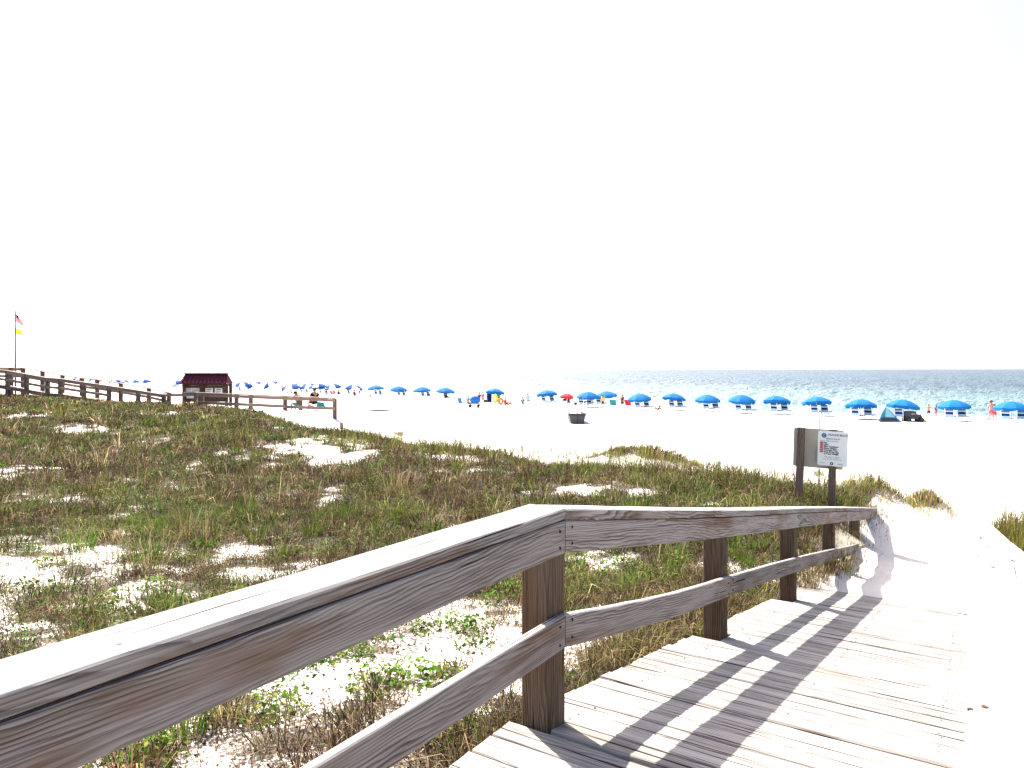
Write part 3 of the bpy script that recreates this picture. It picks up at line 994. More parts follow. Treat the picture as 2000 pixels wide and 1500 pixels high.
# ground-hugging leaves and litter
def cover_leaves(name, n, dmin, dmax, power, label, size, pal, thr, zrange, seed, mat, flat=.5, patch=None):
    x, y, D = scatter(n, dmin, dmax, power)
    c = cover(x, y)
    p = fbm(x * .8, y * .8, seed, 3)
    keep = (c > thr + RNG.random(n) * .4)
    if patch is not None: keep &= p > patch + RNG.random(n) * .12
    keep &= (x < -1.70) | (x > .26)
    x, y, D, p = x[keep], y[keep], D[keep], p[keep]
    n = len(x)
    z = rel_height(x, y) + CZ + RNG.uniform(zrange[0], zrange[1], n)
    nr_ = np.stack([RNG.normal(0, flat, n), RNG.normal(0, flat, n), np.ones(n)], -1)
    sz = np.maximum(RNG.uniform(size[0], size[1], n), .0009 * D)
    col = pal(p, p, RNG.random(n), D) * RNG.uniform(.6, 1.4, n)[:, None]
    me = leaf_mesh(name, mat, np.stack([x, y, z], -1), nr_, sz, col)
    o = link(name, me); tag(o, label, None, None, "stuff")


def pal_cover(z, f, r, D):
    one = np.ones_like(z)
    return mixpal((1.0 * one, 'leaf'), (.8 * one, 'green'), (.3 * one, 'olive'))


def pal_litter(z, f, r, D):
    one = np.ones_like(z)
    return mixpal((1.0 * one, 'brown'), (.9 * one, 'plum'), (.35 * one, 'tan'))


cover_leaves("creeping_ground_cover", 130000, 4.5, 36, 1.2, "creeping green leaves spreading over the dunes", (.010, .021), pal_cover, .22, (.02, .17), 83, M['leaf'], .7, .49)
cover_leaves("plant_litter", 220000, 2.2, 30, 1.05, "dead leaves and plant litter scattered over the sand", (.005, .016), pal_litter, -.1, (.0, .02), 91, M['dry'], .5)


# single plants one can pick out
def make_leafy(seed):
    r = np.random.default_rng(seed)
    n = r.integers(70, 110)
    t = r.uniform(0, 2 * PI, n); rad = .17 * np.sqrt(r.random(n))
    z = .02 + .11 * (1 - (rad / .2) ** 2) * r.uniform(.3, 1.15, n)
    cen = np.stack([rad * np.cos(t) * 1.25, rad * np.sin(t), z], -1)
    nr_ = np.stack([np.cos(t) * .6 + r.normal(0, .4, n), np.sin(t) * .6 + r.normal(0, .4, n), np.full(n, .9)], -1)
    col = np.array([PALN['leaf'], PALN['leaf'], PALN['green'], PALN['yel']])[r.integers(0, 4, n)] * r.uniform(.6, 1.45, n)[:, None]
    crown = leaf_mesh("foliage", M['leaf'], cen, nr_, r.uniform(.013, .026, n), col)
    k = 26
    t2 = r.uniform(0, 2 * PI, k)
    st = blade_mesh("stems", M['leaf'], np.stack([.03 * np.cos(t2), .03 * np.sin(t2), np.zeros(k)], -1), t2, r.uniform(.05, .13, k), r.uniform(.4, 1.8, k), np.full(k, .004), np.tile(PALN['olive'], (k, 1)) * r.uniform(.5, 1.1, k)[:, None])
    return crown, st


def make_tussock(seed, pal, nbl, h, spread, lean):
    r = np.random.default_rng(seed)
    t = r.uniform(0, 2 * PI, nbl); rad = spread * np.sqrt(r.random(nbl))
    col = np.array([PALN[p] for p in pal])[r.integers(0, len(pal), nbl)] * r.uniform(.55, 1.4, nbl)[:, None]
    return blade_mesh("grass_blades", M['leaf'], np.stack([rad * np.cos(t), rad * np.sin(t), np.zeros(nbl)], -1), t + r.normal(0, .5, nbl), r.uniform(h * .45, h * 1.1, nbl), r.uniform(lean[0], lean[1], nbl), r.uniform(.0035, .0065, nbl), col)


LEAFY = [make_leafy(400 + k) for k in range(6)]
GREEN_T = [make_tussock(500 + k, ['green', 'green', 'olive', 'leaf', 'yel'], 150, .34, .12, (.2, .95)) for k in range(4)]
DRY_T = [make_tussock(600 + k, ['brown', 'brown', 'plum', 'tan', 'olive', 'straw'], 170, .27, .13, (.2, 1.1)) for k in range(4)]

leafy_px = [(45, 1160), (150, 1195), (222, 1168), (222, 1198), (328, 1183), (300, 1155), (518, 1402), (553, 1392), (195, 1475), (300, 1488), (655, 1295), (695, 1283), (730, 1348), (762, 1340), (812, 1327), (852, 1337), (830, 1232), (925, 1268), (920, 1235), (880, 1455), (950, 1418), (965, 1152),
            (1185, 1135), (1125, 1100), (1140, 1140), (1290, 1148), (1245, 1078), (1180, 1080), (1215, 1108), (1130, 1335), (530, 1358), (640, 1082), (560, 1060), (840, 1005), (90, 1110), (350, 1100), (400, 1075), (690, 1180), (735, 1250), (1120, 1160), (1330, 1100), (1300, 1060), (1120, 1060), (1170, 1060), (465, 1165), (105, 1165),
            (1110, 1125), (1150, 1165), (1200, 1150), (1260, 1120), (1340, 1075), (960, 1180), (1000, 1170), (610, 1310), (880, 1220)]
green_px = [(683, 1015), (655, 1010), (705, 1010), (770, 1020), (800, 1015), (610, 1050), (330, 1195), (350, 1445), (500, 1060), (1300, 1130), (1440, 1090), (1460, 1110), (1480, 1075), (1430, 1065), (845, 1040), (740, 1040), (300, 1040), (420, 1010), (560, 1090), (160, 1075), (480, 1010), (1150, 930), (1090, 925), (1600, 930)]
dry_px = [(1180, 1290), (1215, 1285), (1250, 1270), (1280, 1262), (1310, 1250), (1340, 1240), (1200, 1300), (1160, 1305), (1270, 1275), (1440, 1210), (1465, 1195), (1490, 1180), (1455, 1200), (905, 975), (880, 960), (1590, 1130), (1620, 1120), (1575, 1150), (440, 1410), (150, 915), (280, 920), (1000, 960), (680, 940), (330, 870), (480, 875), (560, 855), (780, 850), (1240, 1290), (1425, 1215), (1640, 1110)]


def place_plant(kind, x, y, D, scale):
    z = gz(x, y)
    if kind == 'leafy':
        c, s = random.choice(LEAFY)
        o = empty("leafy_plant", (x, y, z - .01), random.uniform(0, 6.3), "low bright green leafy plant rooted in the dune sand", "plant", "leafy green plants on the dunes")
        link("foliage", c, o); link("stem", s, o)
    elif kind == 'green':
        o = link("grass_tussock", random.choice(GREEN_T), None, (x, y, z - .01))
        o.rotation_euler = (0, 0, random.uniform(0, 6.3))
        tag(o, "clump of tall green grass standing up from the dune", "grass clump", "green grass clumps on the dunes")
    else:
        o = link("dry_tussock", random.choice(DRY_T), None, (x, y, z - .01))
        o.rotation_euler = (0, 0, random.uniform(0, 6.3))
        tag(o, "brown dried-out clump of grass on the dune", "grass clump", "brown grass clumps on the dunes")
    o.scale = (scale, scale, scale * random.uniform(.85, 1.2))


for kind, lst in (('leafy', leafy_px), ('green', green_px), ('dry', dry_px)):
    for (u, v) in lst:
        x, y, D = ground_px(u, v)
        if -1.72 < x < .24 and y < 8.6: x = -1.82
        sc_ = {'leafy': random.uniform(.7, 1.2) * (.8 + .04 * D), 'green': random.uniform(.8, 1.2), 'dry': random.uniform(.8, 1.2)}[kind]
        if kind != 'leafy' and D > 14: sc_ *= 1.3
        place_plant(kind, x, y, D, sc_)
cnt = 0
while cnt < 90:
    D = random.uniform(5, 22); u = random.uniform(0, 1550)
    x, y = w_of((u - 1000) / F * D, D)
    if x > -1.95: continue
    c = float(cover(np.array([x]), np.array([y]))[0])
    if c < .15: continue
    place_plant(random.choice(['leafy', 'leafy', 'green', 'dry']), x, y, D, random.uniform(.6, 1.1)); cnt += 1


# sea oats along the crest, standing against the white beach
def crest_grass(name, pts, label, nb, h, w, pal=None):
    x = np.array([p[0] for p in pts]); y = np.array([p[1] for p in pts])
    i = np.repeat(np.arange(len(x)), nb); k = len(i)
    bx = x[i] + RNG.normal(0, .10, k); by = y[i] + RNG.normal(0, .10, k)
    bz = rel_height(bx, by) + CZ
    one = np.ones(k)
    col = (pal or pal_crest)(one * .5, one * .5, one, one) * RNG.uniform(.6, 1.3, k)[:, None]
    D = sc_of(bx, by)[1]
    me = blade_mesh(name, M['leaf'], np.stack([bx, by, bz], -1), RNG.normal(-.6, 1.0, k), RNG.uniform(h * .3, h * 1.15, k), RNG.uniform(.05, .55, k), np.maximum(w * RNG.uniform(.6, 1.3, k), .00045 * D), col)
    tag(link(name, me), label, None, None, "stuff")


pts = []
for (u, v) in [(660 + 6 * k, 838 + .085 * 6 * k) for k in range(175)]:
    x, y, D = ground_px(u, v + 12 + random.uniform(-4, 30))
    if x < -1.75 and D < 40: pts += [(x + random.uniform(-.3, .3), y + random.uniform(-.3, .3)) for _ in range(2)]
crest_grass("sea_oats", pts, "tall yellow-green sea oats along the dune crest", 11, .55, .0055)
pts = [(-8.2 + random.gauss(0, 1.15), 20.2 + random.gauss(0, .5)) for _ in range(70)] + [(-1.8 + random.gauss(0, .5), 17.5 + random.gauss(0, .8)) for _ in range(90)] + [(-1.0 + random.gauss(0, .35), 20.4 + random.gauss(0, .8)) for _ in range(80)]
crest_grass("beach_grass", pts, "yellow-green grass on the small hummocks of the beach", 10, .36, .006, lambda z, f, r, D: mixpal((z, "yel"), (z, "straw"), (z * .6, "olive"), (z * .4, "tan")))
pts = [(.45 + abs(random.gauss(0, .4)), random.uniform(8.3, 14.5)) for _ in range(150)]
pts += [(random.uniform(.24, .6), random.uniform(13.2, 15.6)) for _ in range(60)]
crest_grass("wayside_grass", pts, "olive grass growing beyond the right-hand rail", 13, .62, .006)
pts = [(-1.35 + random.uniform(-.3, .15), random.uniform(9.2, 15.5)) for _ in range(24)] + [(-1.62 + random.uniform(-.25, .2), random.uniform(8.6, 15.2)) for _ in range(110)] + [(-.05 + random.uniform(-.05, .03), b_) for b_ in (8.0, 8.1, 10.6, 10.7, 11.2, 6.9)] + [(-1.5 + random.uniform(-.2, .35), random.uniform(8.9, 11)) for _ in range(30)]
crest_grass("path_grass", pts, "thin grass sprouting from the drifted sand beside the rails", 9, .20, .004)

# dead runners and roots trailing over the drift at the end of the left rail
n_ = 900
bx = RNG.uniform(-1.85, -1.15, n_) ; by = RNG.uniform(8.9, 15.6, n_)
keep = RNG.random(n_) < np.clip(1.0 - (bx + 1.75) / .7, .12, 1)
bx, by = bx[keep], by[keep]; n_ = len(bx)
one = np.ones(n_)
me = blade_mesh("dead_runners", M['dry'], np.stack([bx, by, rel_height(bx, by) + CZ + .005], -1), RNG.normal(-.7, .8, n_), RNG.uniform(.04, .13, n_), RNG.uniform(.8, 3.0, n_), RNG.uniform(.004, .011, n_), mixpal((one, 'brown'), (.8 * one, 'tan'), (.5 * one, 'olive'), (.4 * one, 'plum')))
tag(link("dead_runners", me), "dead runners and roots trailing over the sand by the rail end", None, None, "stuff")

# ---------------------------------------------------------------- park sign on two posts
SD = 12.0
sp = empty("park_sign", (0, 0, 0), 0, "white rules sign and grey sign back on two brown posts in the grass", "sign")
pL = at(1561, SD + .15, z=0); pR = at(1625, SD - .1, z=0)
ctr = (pL + pR) / 2
zb = min(gz(pL.x, pL.y), gz(pR.x, pR.y))
sp.location = (ctr.x, ctr.y, zb)
dirv = (pR - pL); yaw = math.atan2(dirv.y, dirv.x)
sp.rotation_euler = (0, 0, yaw)
half = dirv.length / 2


def zr(v, D=SD): return CZ - (v - 720) / F * D - zb


for sx, tilt, top in ((-half, -.035, 836), (half, -.02, 838)):
    mb = MB(); h = zr(top) + .6
    mb.box(-h / 2, h / 2, -.055, .055, -.055, .055)
    o = mb.build("post", M['signpost'], sp, (sx, 0, h / 2 - .6)); o.rotation_euler = (0, -PI / 2 + tilt * -1.0, 0)


def rounded(w, h, r, n=5):
    pts = []
    for cx, cy, a0 in ((w / 2 - r, h / 2 - r, 0), (-w / 2 + r, h / 2 - r, 90), (-w / 2 + r, -h / 2 + r, 180), (w / 2 - r, -h / 2 + r, 270)):
        for k in range(n + 1):
            t = math.radians(a0 + 90 * k / n)
            pts.append((cx + r * math.cos(t), cy + r * math.sin(t)))
    return pts


def panel(name, w, h, r, th, mat, parent, loc, rot=None):
    """a rounded sheet standing upright in the local XZ plane, front towards -Y"""
    p = rounded(w, h, r); n = len(p)
    mb = MB()
    mb.add([(x, -th / 2, z) for x, z in p] + [(x, th / 2, z) for x, z in p], [tuple(range(n)), tuple(range(2 * n - 1, n - 1, -1))] + [(k, (k + 1) % n + 0, (k + 1) % n + n, k + n)[::-1] for k in range(n)])
    return mb.build(name, mat, parent, loc, rot)


k = SD / F
xm = lambda u: (u - 1593) * k
bw, bh = (1643 - 1552) * k, (915 - 838) * k
panel("sign_back", bw, bh, .03, .006, M['signback'], sp, (xm(1597), .063, (zr(838) + zr(915)) / 2), (0, .03, 0))
fw, fh = 53 * k, 67 * k
face = panel("sign_face", fw, fh, .025, .005, M['offwhite'], sp, (xm(1624.5), -.062, (zr(841) + zr(908)) / 2), (0, .03, 0))


def text_part(body, size, x, z, mat, parent, bold=0.0, align='LEFT', depth=-.0042):
    cu = bpy.data.curves.new("lettering", 'FONT'); cu.body = body; cu.size = size; cu.align_x = align; cu.offset = bold
    tmp = bpy.data.objects.new("lettering", cu); COL.objects.link(tmp)
    dg = bpy.context.evaluated_depsgraph_get()
    me = bpy.data.meshes.new_from_object(tmp.evaluated_get(dg))
    COL.objects.unlink(tmp); bpy.data.objects.remove(tmp)
    me.materials.clear(); me.materials.append(mat)
    return link("lettering", me, parent, (x, depth, z), (PI / 2, 0, 0))


def disc(name, r, mat, parent, loc, ring=0.0, n=20):
    mb = MB()
    if ring:
        vs = []; fs = []
        for q in range(n):
            t = 2 * PI * q / n
            vs += [(r * math.cos(t), 0, r * math.sin(t)), (ring * math.cos(t), 0, ring * math.sin(t))]
        for q in range(n):
            a, b = 2 * q, 2 * ((q + 1) % n)
            fs.append((a, b, b + 1, a + 1))
        mb.add(vs, fs)
    else:
        mb.add([(r * math.cos(2 * PI * q / n), 0, r * math.sin(2 * PI * q / n)) for q in range(n)], [tuple(range(n))])
    return mb.build(name, mat, parent, loc)


S = fh
disc("emblem", S * .068, M['inkblue'], face, (-fw * .30, -.0040, S * .37), S * .035)
disc("emblem", S * .027, M['inkblue'], face, (-fw * .30, -.0041, S * .37))
text_part("ORANGE BEACH", S * .072, -fw * .18, S * .375, M['inkblue'], face, .0012)
text_part("BEACH RULES", S * .058, 0, S * .265, M['inkblue'], face, .0006, 'CENTER')
text_part("For your safety on this beach", S * .040, -fw * .42, S * .205, M['ink'], face, .0003)
for q, (a_, b_) in enumerate((("NO", "Pets"), ("NO", "Litter"), ("NO", "Glass Containers"), ("NO", "Motor Vehicles"), ("NO", "Overnight Tents"), ("NO", "Harm to Sea Oats"), ("", "or Beach Wildlife"))):
    z = S * (.145 - q * .053)
    if a_: text_part(a_, S * .056, -fw * .43, z, M['inkred'], face, .0034)
    text_part(b_, S * .056, -fw * .30, z, M['ink'], face, .0020)
for q, t_ in enumerate(("Beach ordinance is enforced by", "the city and county police", "Please help keep our beaches clean")):
    text_part(t_, S * .034, 0, S * (-.245 - .036 * q), M['ink'], face, 0, 'CENTER')
disc("emblem", S * .045, M['ink'], face, (-fw * .02, -.0040, -S * .43), S * .018)
text_part("Leave only", S * .032, -fw * .42, -S * .425, M['ink'], face)
text_part("Footprints", S * .036, fw * .16, -S * .44, M['ink'], face, .0005)

# thin stake behind the sign, drawn up against the white beach
p = at(1600, 16.0, 905)
mb = MB(); z0 = gz(p.x, p.y)
mb.tube([(0, 0, -.3), (0, 0, CZ - (817 - 720) / F * 16.0 - z0)], .014, 7)
o = mb.build("marker_stake", M['farpost'], None, (p.x, p.y, z0))
tag(o, "thin dark stake rising behind the white sign", "stake")
x, y, D = ground_px(667, 838)
mb = MB(); mb.box(-.05, .05, -.05, .05, -.3, .30)
o = mb.build("stub_post", M['farpost'], None, (x, y, gz(x, y)))
tag(o, "short dark post stub on the dune edge", "post")

# ---------------------------------------------------------------- second walkway along the left dunes
ww = at(325, 37, 790)
fwk = empty("dune_walkway", (ww.x, ww.y, gz(ww.x, ww.y)), 0, "old railed wooden walkway crossing the left dunes to the beach", "walkway")
FW0 = fwk.location.copy()


def fbeam(name, p0, p1, w, h, mat):
    p0, p1 = Vector(p0), Vector(p1)
    d = p1 - p0; L = d.length
    mb = MB(); mb.box(-L / 2, L / 2, -w / 2, w / 2, -h / 2, h / 2)
    o = mb.build(name, mat, fwk)
    o.location = (p0 + p1) / 2 - FW0
    d.normalize()
    y = Vector((0, 0, 1)).cross(d).normalized(); z = d.cross(y)
    o.rotation_euler = Matrix((d, y, z)).transposed().to_euler()
    return o


def fpost(u, D, vtop, w=.15, vbot=None):
    t = at(u, D, vtop)
    b = gz(t.x, t.y) - .25
    h = t.z - b
    mb = MB(); mb.box(-h / 2, h / 2, -w / 2, w / 2, -w / 2, w / 2)
    o = mb.build("post", M['farpost'], fwk, Vector((t.x, t.y, b + h / 2)) - FW0)
    o.rotation_euler = (0, -PI / 2, TH)


# near rail, sloping section: cap line (u, D, v)
NEAR = [(-60, 39.6, 715), (15, 39.0, 723.5), (93, 38.6, 737.5), (118, 38.4, 739), (164, 38.2, 746), (213, 37.8, 753), (270, 37.4, 762), (320, 37.0, 770)]
for i in range(len(NEAR) - 1):
    a, b = NEAR[i], NEAR[i + 1]
    p0, p1 = at(*a), at(*b)
    fbeam("cap_board", p0 - Vector((0, 0, .022)), p1 - Vector((0, 0, .022)), .22, .045, M['farwood'])
    fbeam("rail_board", p0 - Vector((0, 0, .12)), p1 - Vector((0, 0, .12)), .04, .14, M['farwood'])
    if a[0] < 200:
        fbeam("rail_board", p0 - Vector((0, 0, .52)), p1 - Vector((0, 0, .52)), .04, .14, M['farwood'])
    fbeam("stringer", p0 - Vector((0, 0, .95)), p1 - Vector((0, 0, .95)), .05, .20, M['farpost'])
for u, D, v in ((15, 39.0, 724), (52, 38.8, 731), (93, 38.6, 738), (118, 38.4, 740), (164, 38.2, 747), (213, 37.8, 754), (270, 37.4, 763), (320, 37.0, 771)):
    fpost(u, D + .08, v + .6, .17)
FARR = [(-60, 42.2, 716), (22, 41.6, 717.5), (45, 41.5, 718), (83, 41.2, 724.5), (122, 41.0, 732), (160, 40.7, 738), (190, 40.5, 741), (236, 40.2, 748), (291, 39.8, 757.5), (330, 39.5, 766)]
for i in range(len(FARR) - 1):
    p0, p1 = at(*FARR[i]), at(*FARR[i + 1])
    fbeam("cap_board", p0 - Vector((0, 0, .022)), p1 - Vector((0, 0, .022)), .20, .045, M['farwood'])
    if i < 2: fbeam("rail_board", p0 - Vector((0, 0, .12)), p1 - Vector((0, 0, .12)), .04, .14, M['farwood'])
    fbeam("rail_board", p0 - Vector((0, 0, .52)), p1 - Vector((0, 0, .52)), .04, .14, M['farwood'])
for u, D, v in FARR[1:]:
    fpost(u, D + .05, v + .8, .17)
# deck of the walkway, plank bays
for i in range(len(NEAR) - 1):
    a, b = NEAR[i], NEAR[i + 1]
    n_ = max(2, int(abs(b[0] - a[0]) / 9))
    for q in range(n_):
        t0, t1 = q / n_, (q + .93) / n_
        P = []
        for t in (t0, t1):
            u = a[0] + (b[0] - a[0]) * t; D = a[1] + (b[1] - a[1]) * t; v = a[2] + (b[2] - a[2]) * t
            z = at(u, D, v).z - .84
            P += [at(u, D, z=z), at(u, D + 2.4, z=z)]
        c_ = sum(P, Vector()) / 4
        mb = MB()
        vs = [p_ - c_ for p_ in (P[0], P[2], P[3], P[1])]
        mb.add(vs + [p_ - Vector((0, 0, .04)) for p_ in vs], [(0, 1, 2, 3), (7, 6, 5, 4), (0, 4, 5, 1), (1, 5, 6, 2), (2, 6, 7, 3), (3, 7, 4, 0)])
        mb.build("plank", M['farwood'], fwk, c_ - FW0)
# landing and the level stretch towards the beach
LEV = [(320, 37.0, 768), (386, 36.4, 766.5)]
p0, p1 = at(*LEV[0]), at(*LEV[1])
fbeam("cap_board", p0, p1, .22, .05, M['farwood']); fbeam("rail_board", p0 - Vector((0, 0, .11)), p1 - Vector((0, 0, .11)), .04, .13, M['farwood'])
END = [(383, 36.2, 767), (462, 35.8, 770), (557, 35.4, 774), (654, 35.0, 778)]
for i in range(3):
    p0, p1 = at(*END[i]), at(*END[i + 1])
    fbeam("cap_board", p0, p1, .22, .05, M['farwood'])
    fbeam("rail_board", p0 - Vector((0, 0, .11)), p1 - Vector((0, 0, .11)), .04, .14, M['farwood'])
    fbeam("rail_board", p0 - Vector((0, 0, .50 + .02 * (i == 2))), p1 - Vector((0, 0, .50)), .04, .15, M['farwood'])
for u, D, v in END: fpost(u, D + .1, v + 1, .17)
FE = [(395, 38.4, 767.5), (490, 38.0, 771), (587, 37.6, 775), (640, 37.4, 777)]
for i in range(3):
    p0, p1 = at(*FE[i]), at(*FE[i + 1])
    fbeam("cap_board", p0, p1, .22, .05, M['farwood']); fbeam("rail_board", p0 - Vector((0, 0, .11)), p1 - Vector((0, 0, .11)), .04, .13, M['farwood'])
for u, D, v in FE[:3]: fpost(u, D + .1, v + 1, .17)

# ---------------------------------------------------------------- notice kiosk
KD = 43.0
kk = KD / F
kc = at(400, KD, z=0); kz = CZ - (790 - 720) * kk
kio = empty("notice_kiosk", (kc.x, kc.y, kz), TH, "brown wooden notice kiosk with a maroon ribbed metal roof behind the walkway", "kiosk")
zk = lambda v: CZ - (v - 720) * kk - kz
xk = lambda u: (u - 400) * kk
x0, x1 = xk(357), xk(445)
dep = .6
for xx in (x0 + .07, xk(393), x1 - .07):
    for yy in (0, dep):
        mb = MB(); h = zk(749) + .9
        mb.box(-h / 2, h / 2, -.075, .075, -.075, .075)
        o = mb.build("post", M['kiosk'], kio, (xx, yy, zk(749) - h / 2)); o.rotation_euler = (0, -PI / 2, 0)
n_b = 9
for q in range(n_b):                     # wall boards
    za = zk(785) + (zk(749) - zk(785)) * q / n_b; zb_ = zk(785) + (zk(749) - zk(785)) * (q + .985) / n_b
    mb = MB(); mb.box(-(x1 - x0) / 2 + .1, (x1 - x0) / 2 - .1, -.02, .02, -(zb_ - za) / 2, (zb_ - za) / 2)
    mb.build("wall_board", M['kiosk'], kio, ((x0 + x1) / 2, .12 + random.uniform(-.004, .004), (za + zb_) / 2))
rx0, rx1 = xk(353), xk(445)
ridge, eave = zk(730.5), zk(748.5)
yr = dep / 2
rf = MB()
ye0, ye1 = -.22, dep + .22
rf.add([(rx0, ye0, eave), (rx1, ye0, eave), (rx1 - .12, yr, ridge), (rx0 + .12, yr, ridge), (rx1, ye1, eave), (rx0, ye1, eave)], [(0, 1, 2, 3), (3, 2, 4, 5), (0, 3, 5), (1, 4, 2)])
rf.add([(rx0, ye0, eave - .05), (rx1, ye0, eave - .05), (rx1, ye1, eave - .05), (rx0, ye1, eave - .05)], [(3, 2, 1, 0)])
rf.add([(rx0, ye0, eave), (rx1, ye0, eave), (rx1, ye0, eave - .05), (rx0, ye0, eave - .05)], [(3, 2, 1, 0)])
roof = rf.build("roof", M['roof'], kio)
for q in range(12):
    t = (q + .5) / 12
    xb = rx0 + (rx1 - rx0) * t; xt = rx0 + .12 + (rx1 - rx0 - .24) * t
    mb = MB(); mb.beam((xb, ye0 - .01, eave + .02), (xt, yr, ridge + .02), .045, .05)
    mb.build("rib", M['roof'], roof)
mb = MB(); mb.beam((rx0 + .08, yr, ridge + .03), (rx1 - .08, yr, ridge + .03), .22, .06)
mb.build("ridge_cap", M['roof'], roof)
for (ua, ub, va, vb, hd) in ((360, 375, 758, 765, 'inkblue'), (376, 391.5, 758, 765, 'ink'), (400, 414.5, 758.5, 768, 'ink'), (418.5, 433, 758.5, 769, 'ink'), (363, 380, 772, 778, 'ink')):
    w_, h_ = (ub - ua) * kk, (vb - va) * kk
    p_ = panel("notice", w_, h_, .01, .01, M['paper'], kio, (xk((ua + ub) / 2), .085, (zk(va) + zk(vb)) / 2))
    if h_ > .2:
        mb = MB()
        mb.box(-w_ * .32, w_ * .32, -.008, -.006, h_ * .18, h_ * .34)
        for j in range(3): mb.box(-w_ * .38, w_ * random.uniform(.1, .38), -.008, -.006, h_ * (-.05 - .14 * j), h_ * (.0 - .14 * j))
        mb.build("print", M[hd], p_)
# radio mast behind the kiosk
p = at(427, 52, 735)
z0 = gz(p.x, p.y); ht = CZ + (720 - 684) / F * 52 - z0
mb = MB(); mb.tube([(0, 0, -.3), (0, 0, ht)], [.03, .012], 6); mb.tube([(0, 0, ht * .93), (.0, 0, ht)], .02, 6)
o = mb.build("radio_mast", M['metal'], None, (p.x, p.y, z0)); tag(o, "thin pale mast standing behind the kiosk roof", "mast")

# flagpole with two flags
p = at(30, 56, 735)
z0 = gz(p.x, p.y); zt = CZ + (720 - 610) / F * 56
mb = MB(); mb.tube([(0, 0, -.4), (0, 0, zt - z0)], [.07, .045], 10); mb.ball((0, 0, zt - z0 + .05), .07)
fp = mb.build("flagpole", M['darkmetal'], None, (p.x, p.y, z0), None, True)
tag(fp, "tall slim flagpole above the left walkway", "flagpole")


def flag(name, ztop, hgt, length, mats, pick, label, droop):
    mb = MB(); nu, nv = 12, 13
    vs = []; fs = []
    for i in range(nu + 1):
        s = i / nu
        for j in range(nv + 1):
            t = j / nv
            x = length * s * (.46 + .18 * t); yv = .10 * math.sin(s * 7 + t * 1.5) * s * length
            z = ztop - t * hgt - droop * s ** 1.2 * length * (1 - .15 * t)
            vs.append((x, yv, z))
    for i in range(nu):
        for j in range(nv):
            a = i * (nv + 1) + j
            fs.append((a, a + 1, a + nv + 2, a + nv + 1))
    mb.add(vs, fs)
    mb.m = [pick((q // nv + .5) / nu, (q % nv)) for q in range(nu * nv)]
    o = mb.build(name, mats, None, (p.x + .06 * CS, p.y + .06 * SN, 0), (0, 0, TH), True)
    tag(o, label, "flag")


zf = lambda v: CZ + (720 - v) / F * 56
flag("national_flag", zf(613), .62, .95, [plain_mat('flag_red_cloth', (.50, .02, .07), .8, .1, .05, trans=.5), plain_mat('flag_white_cloth', (.34, .26, .28), .8, .1, .05, trans=.5), M['navy']], lambda s, j: 2 if (s < .42 and j < 6) else (j % 2), "red and white striped flag with blue canton drooping from the flagpole", .55)
flag("yellow_flag", zf(641), .48, .75, [plain_mat('yellow_flag_cloth', (.72, .66, .02), .8, .1, .05, trans=.4)], lambda s, j: 0, "plain yellow flag flying below the striped flag", .15)

# ---------------------------------------------------------------- beach furniture
SEA_YAW = math.atan2(-.155, 1.0)      # local +Y of the furniture looks out to sea


def beach_pt(u, vpk=None, D=None):
    if D is None: D = 3586.0 / (vpk - 720.0)
    x, y = w_of((u - 1000) / F * D, D)
    return x, y, gz(x, y), D


def canopy_mesh(kind, R, rise, seed):
    """eight-panelled umbrella canopy with a scalloped valance; origin at the rim centre"""
    n = 32; rings = [(.0, 1.0), (.12, .985), (.35, .86), (.6, .62), (.82, .33), (1.0, .0)]
    vs = []; fs = []; mi = []
    r_ = random.Random(seed)
    for fr, fz in rings:
        for k in range(n):
            t = 2 * PI * k / n
            ph = (k % 4) / 4.0
            sag = 1 - .045 * math.sin(PI * ph) * fr
            vs.append((R * fr * sag * math.cos(t), R * fr * sag * math.sin(t), rise * fz - .03 * math.sin(PI * ph) * fr))
    for q in range(len(rings) - 1):
        for k in range(n):
            fs.append((q * n + k, (q + 1) * n + k, (q + 1) * n + (k + 1) % n, q * n + (k + 1) % n)); mi.append((1 if (k // 4) in (1, 4, 6) else 0) if kind == 'striped' else 0)
    base = len(vs)
    q0 = (len(rings) - 1) * n
    for k in range(n):
        x, y, z = vs[q0 + k]
        ph = (k % 4) / 4.0
        vs.append((x * 1.005, y * 1.005, z - .15 - .09 * math.sin(PI * ph)))
    for k in range(n):
        fs.append((q0 + k, base + k, base + (k + 1) % n, q0 + (k + 1) % n)); mi.append((1 if (k // 4) in (1, 4, 6) else 0) if kind == 'striped' else 0)
    me = bpy.data.meshes.new("canopy"); me.from_pydata(vs, [], fs)
    return me, mi


UMB_MESH = {}


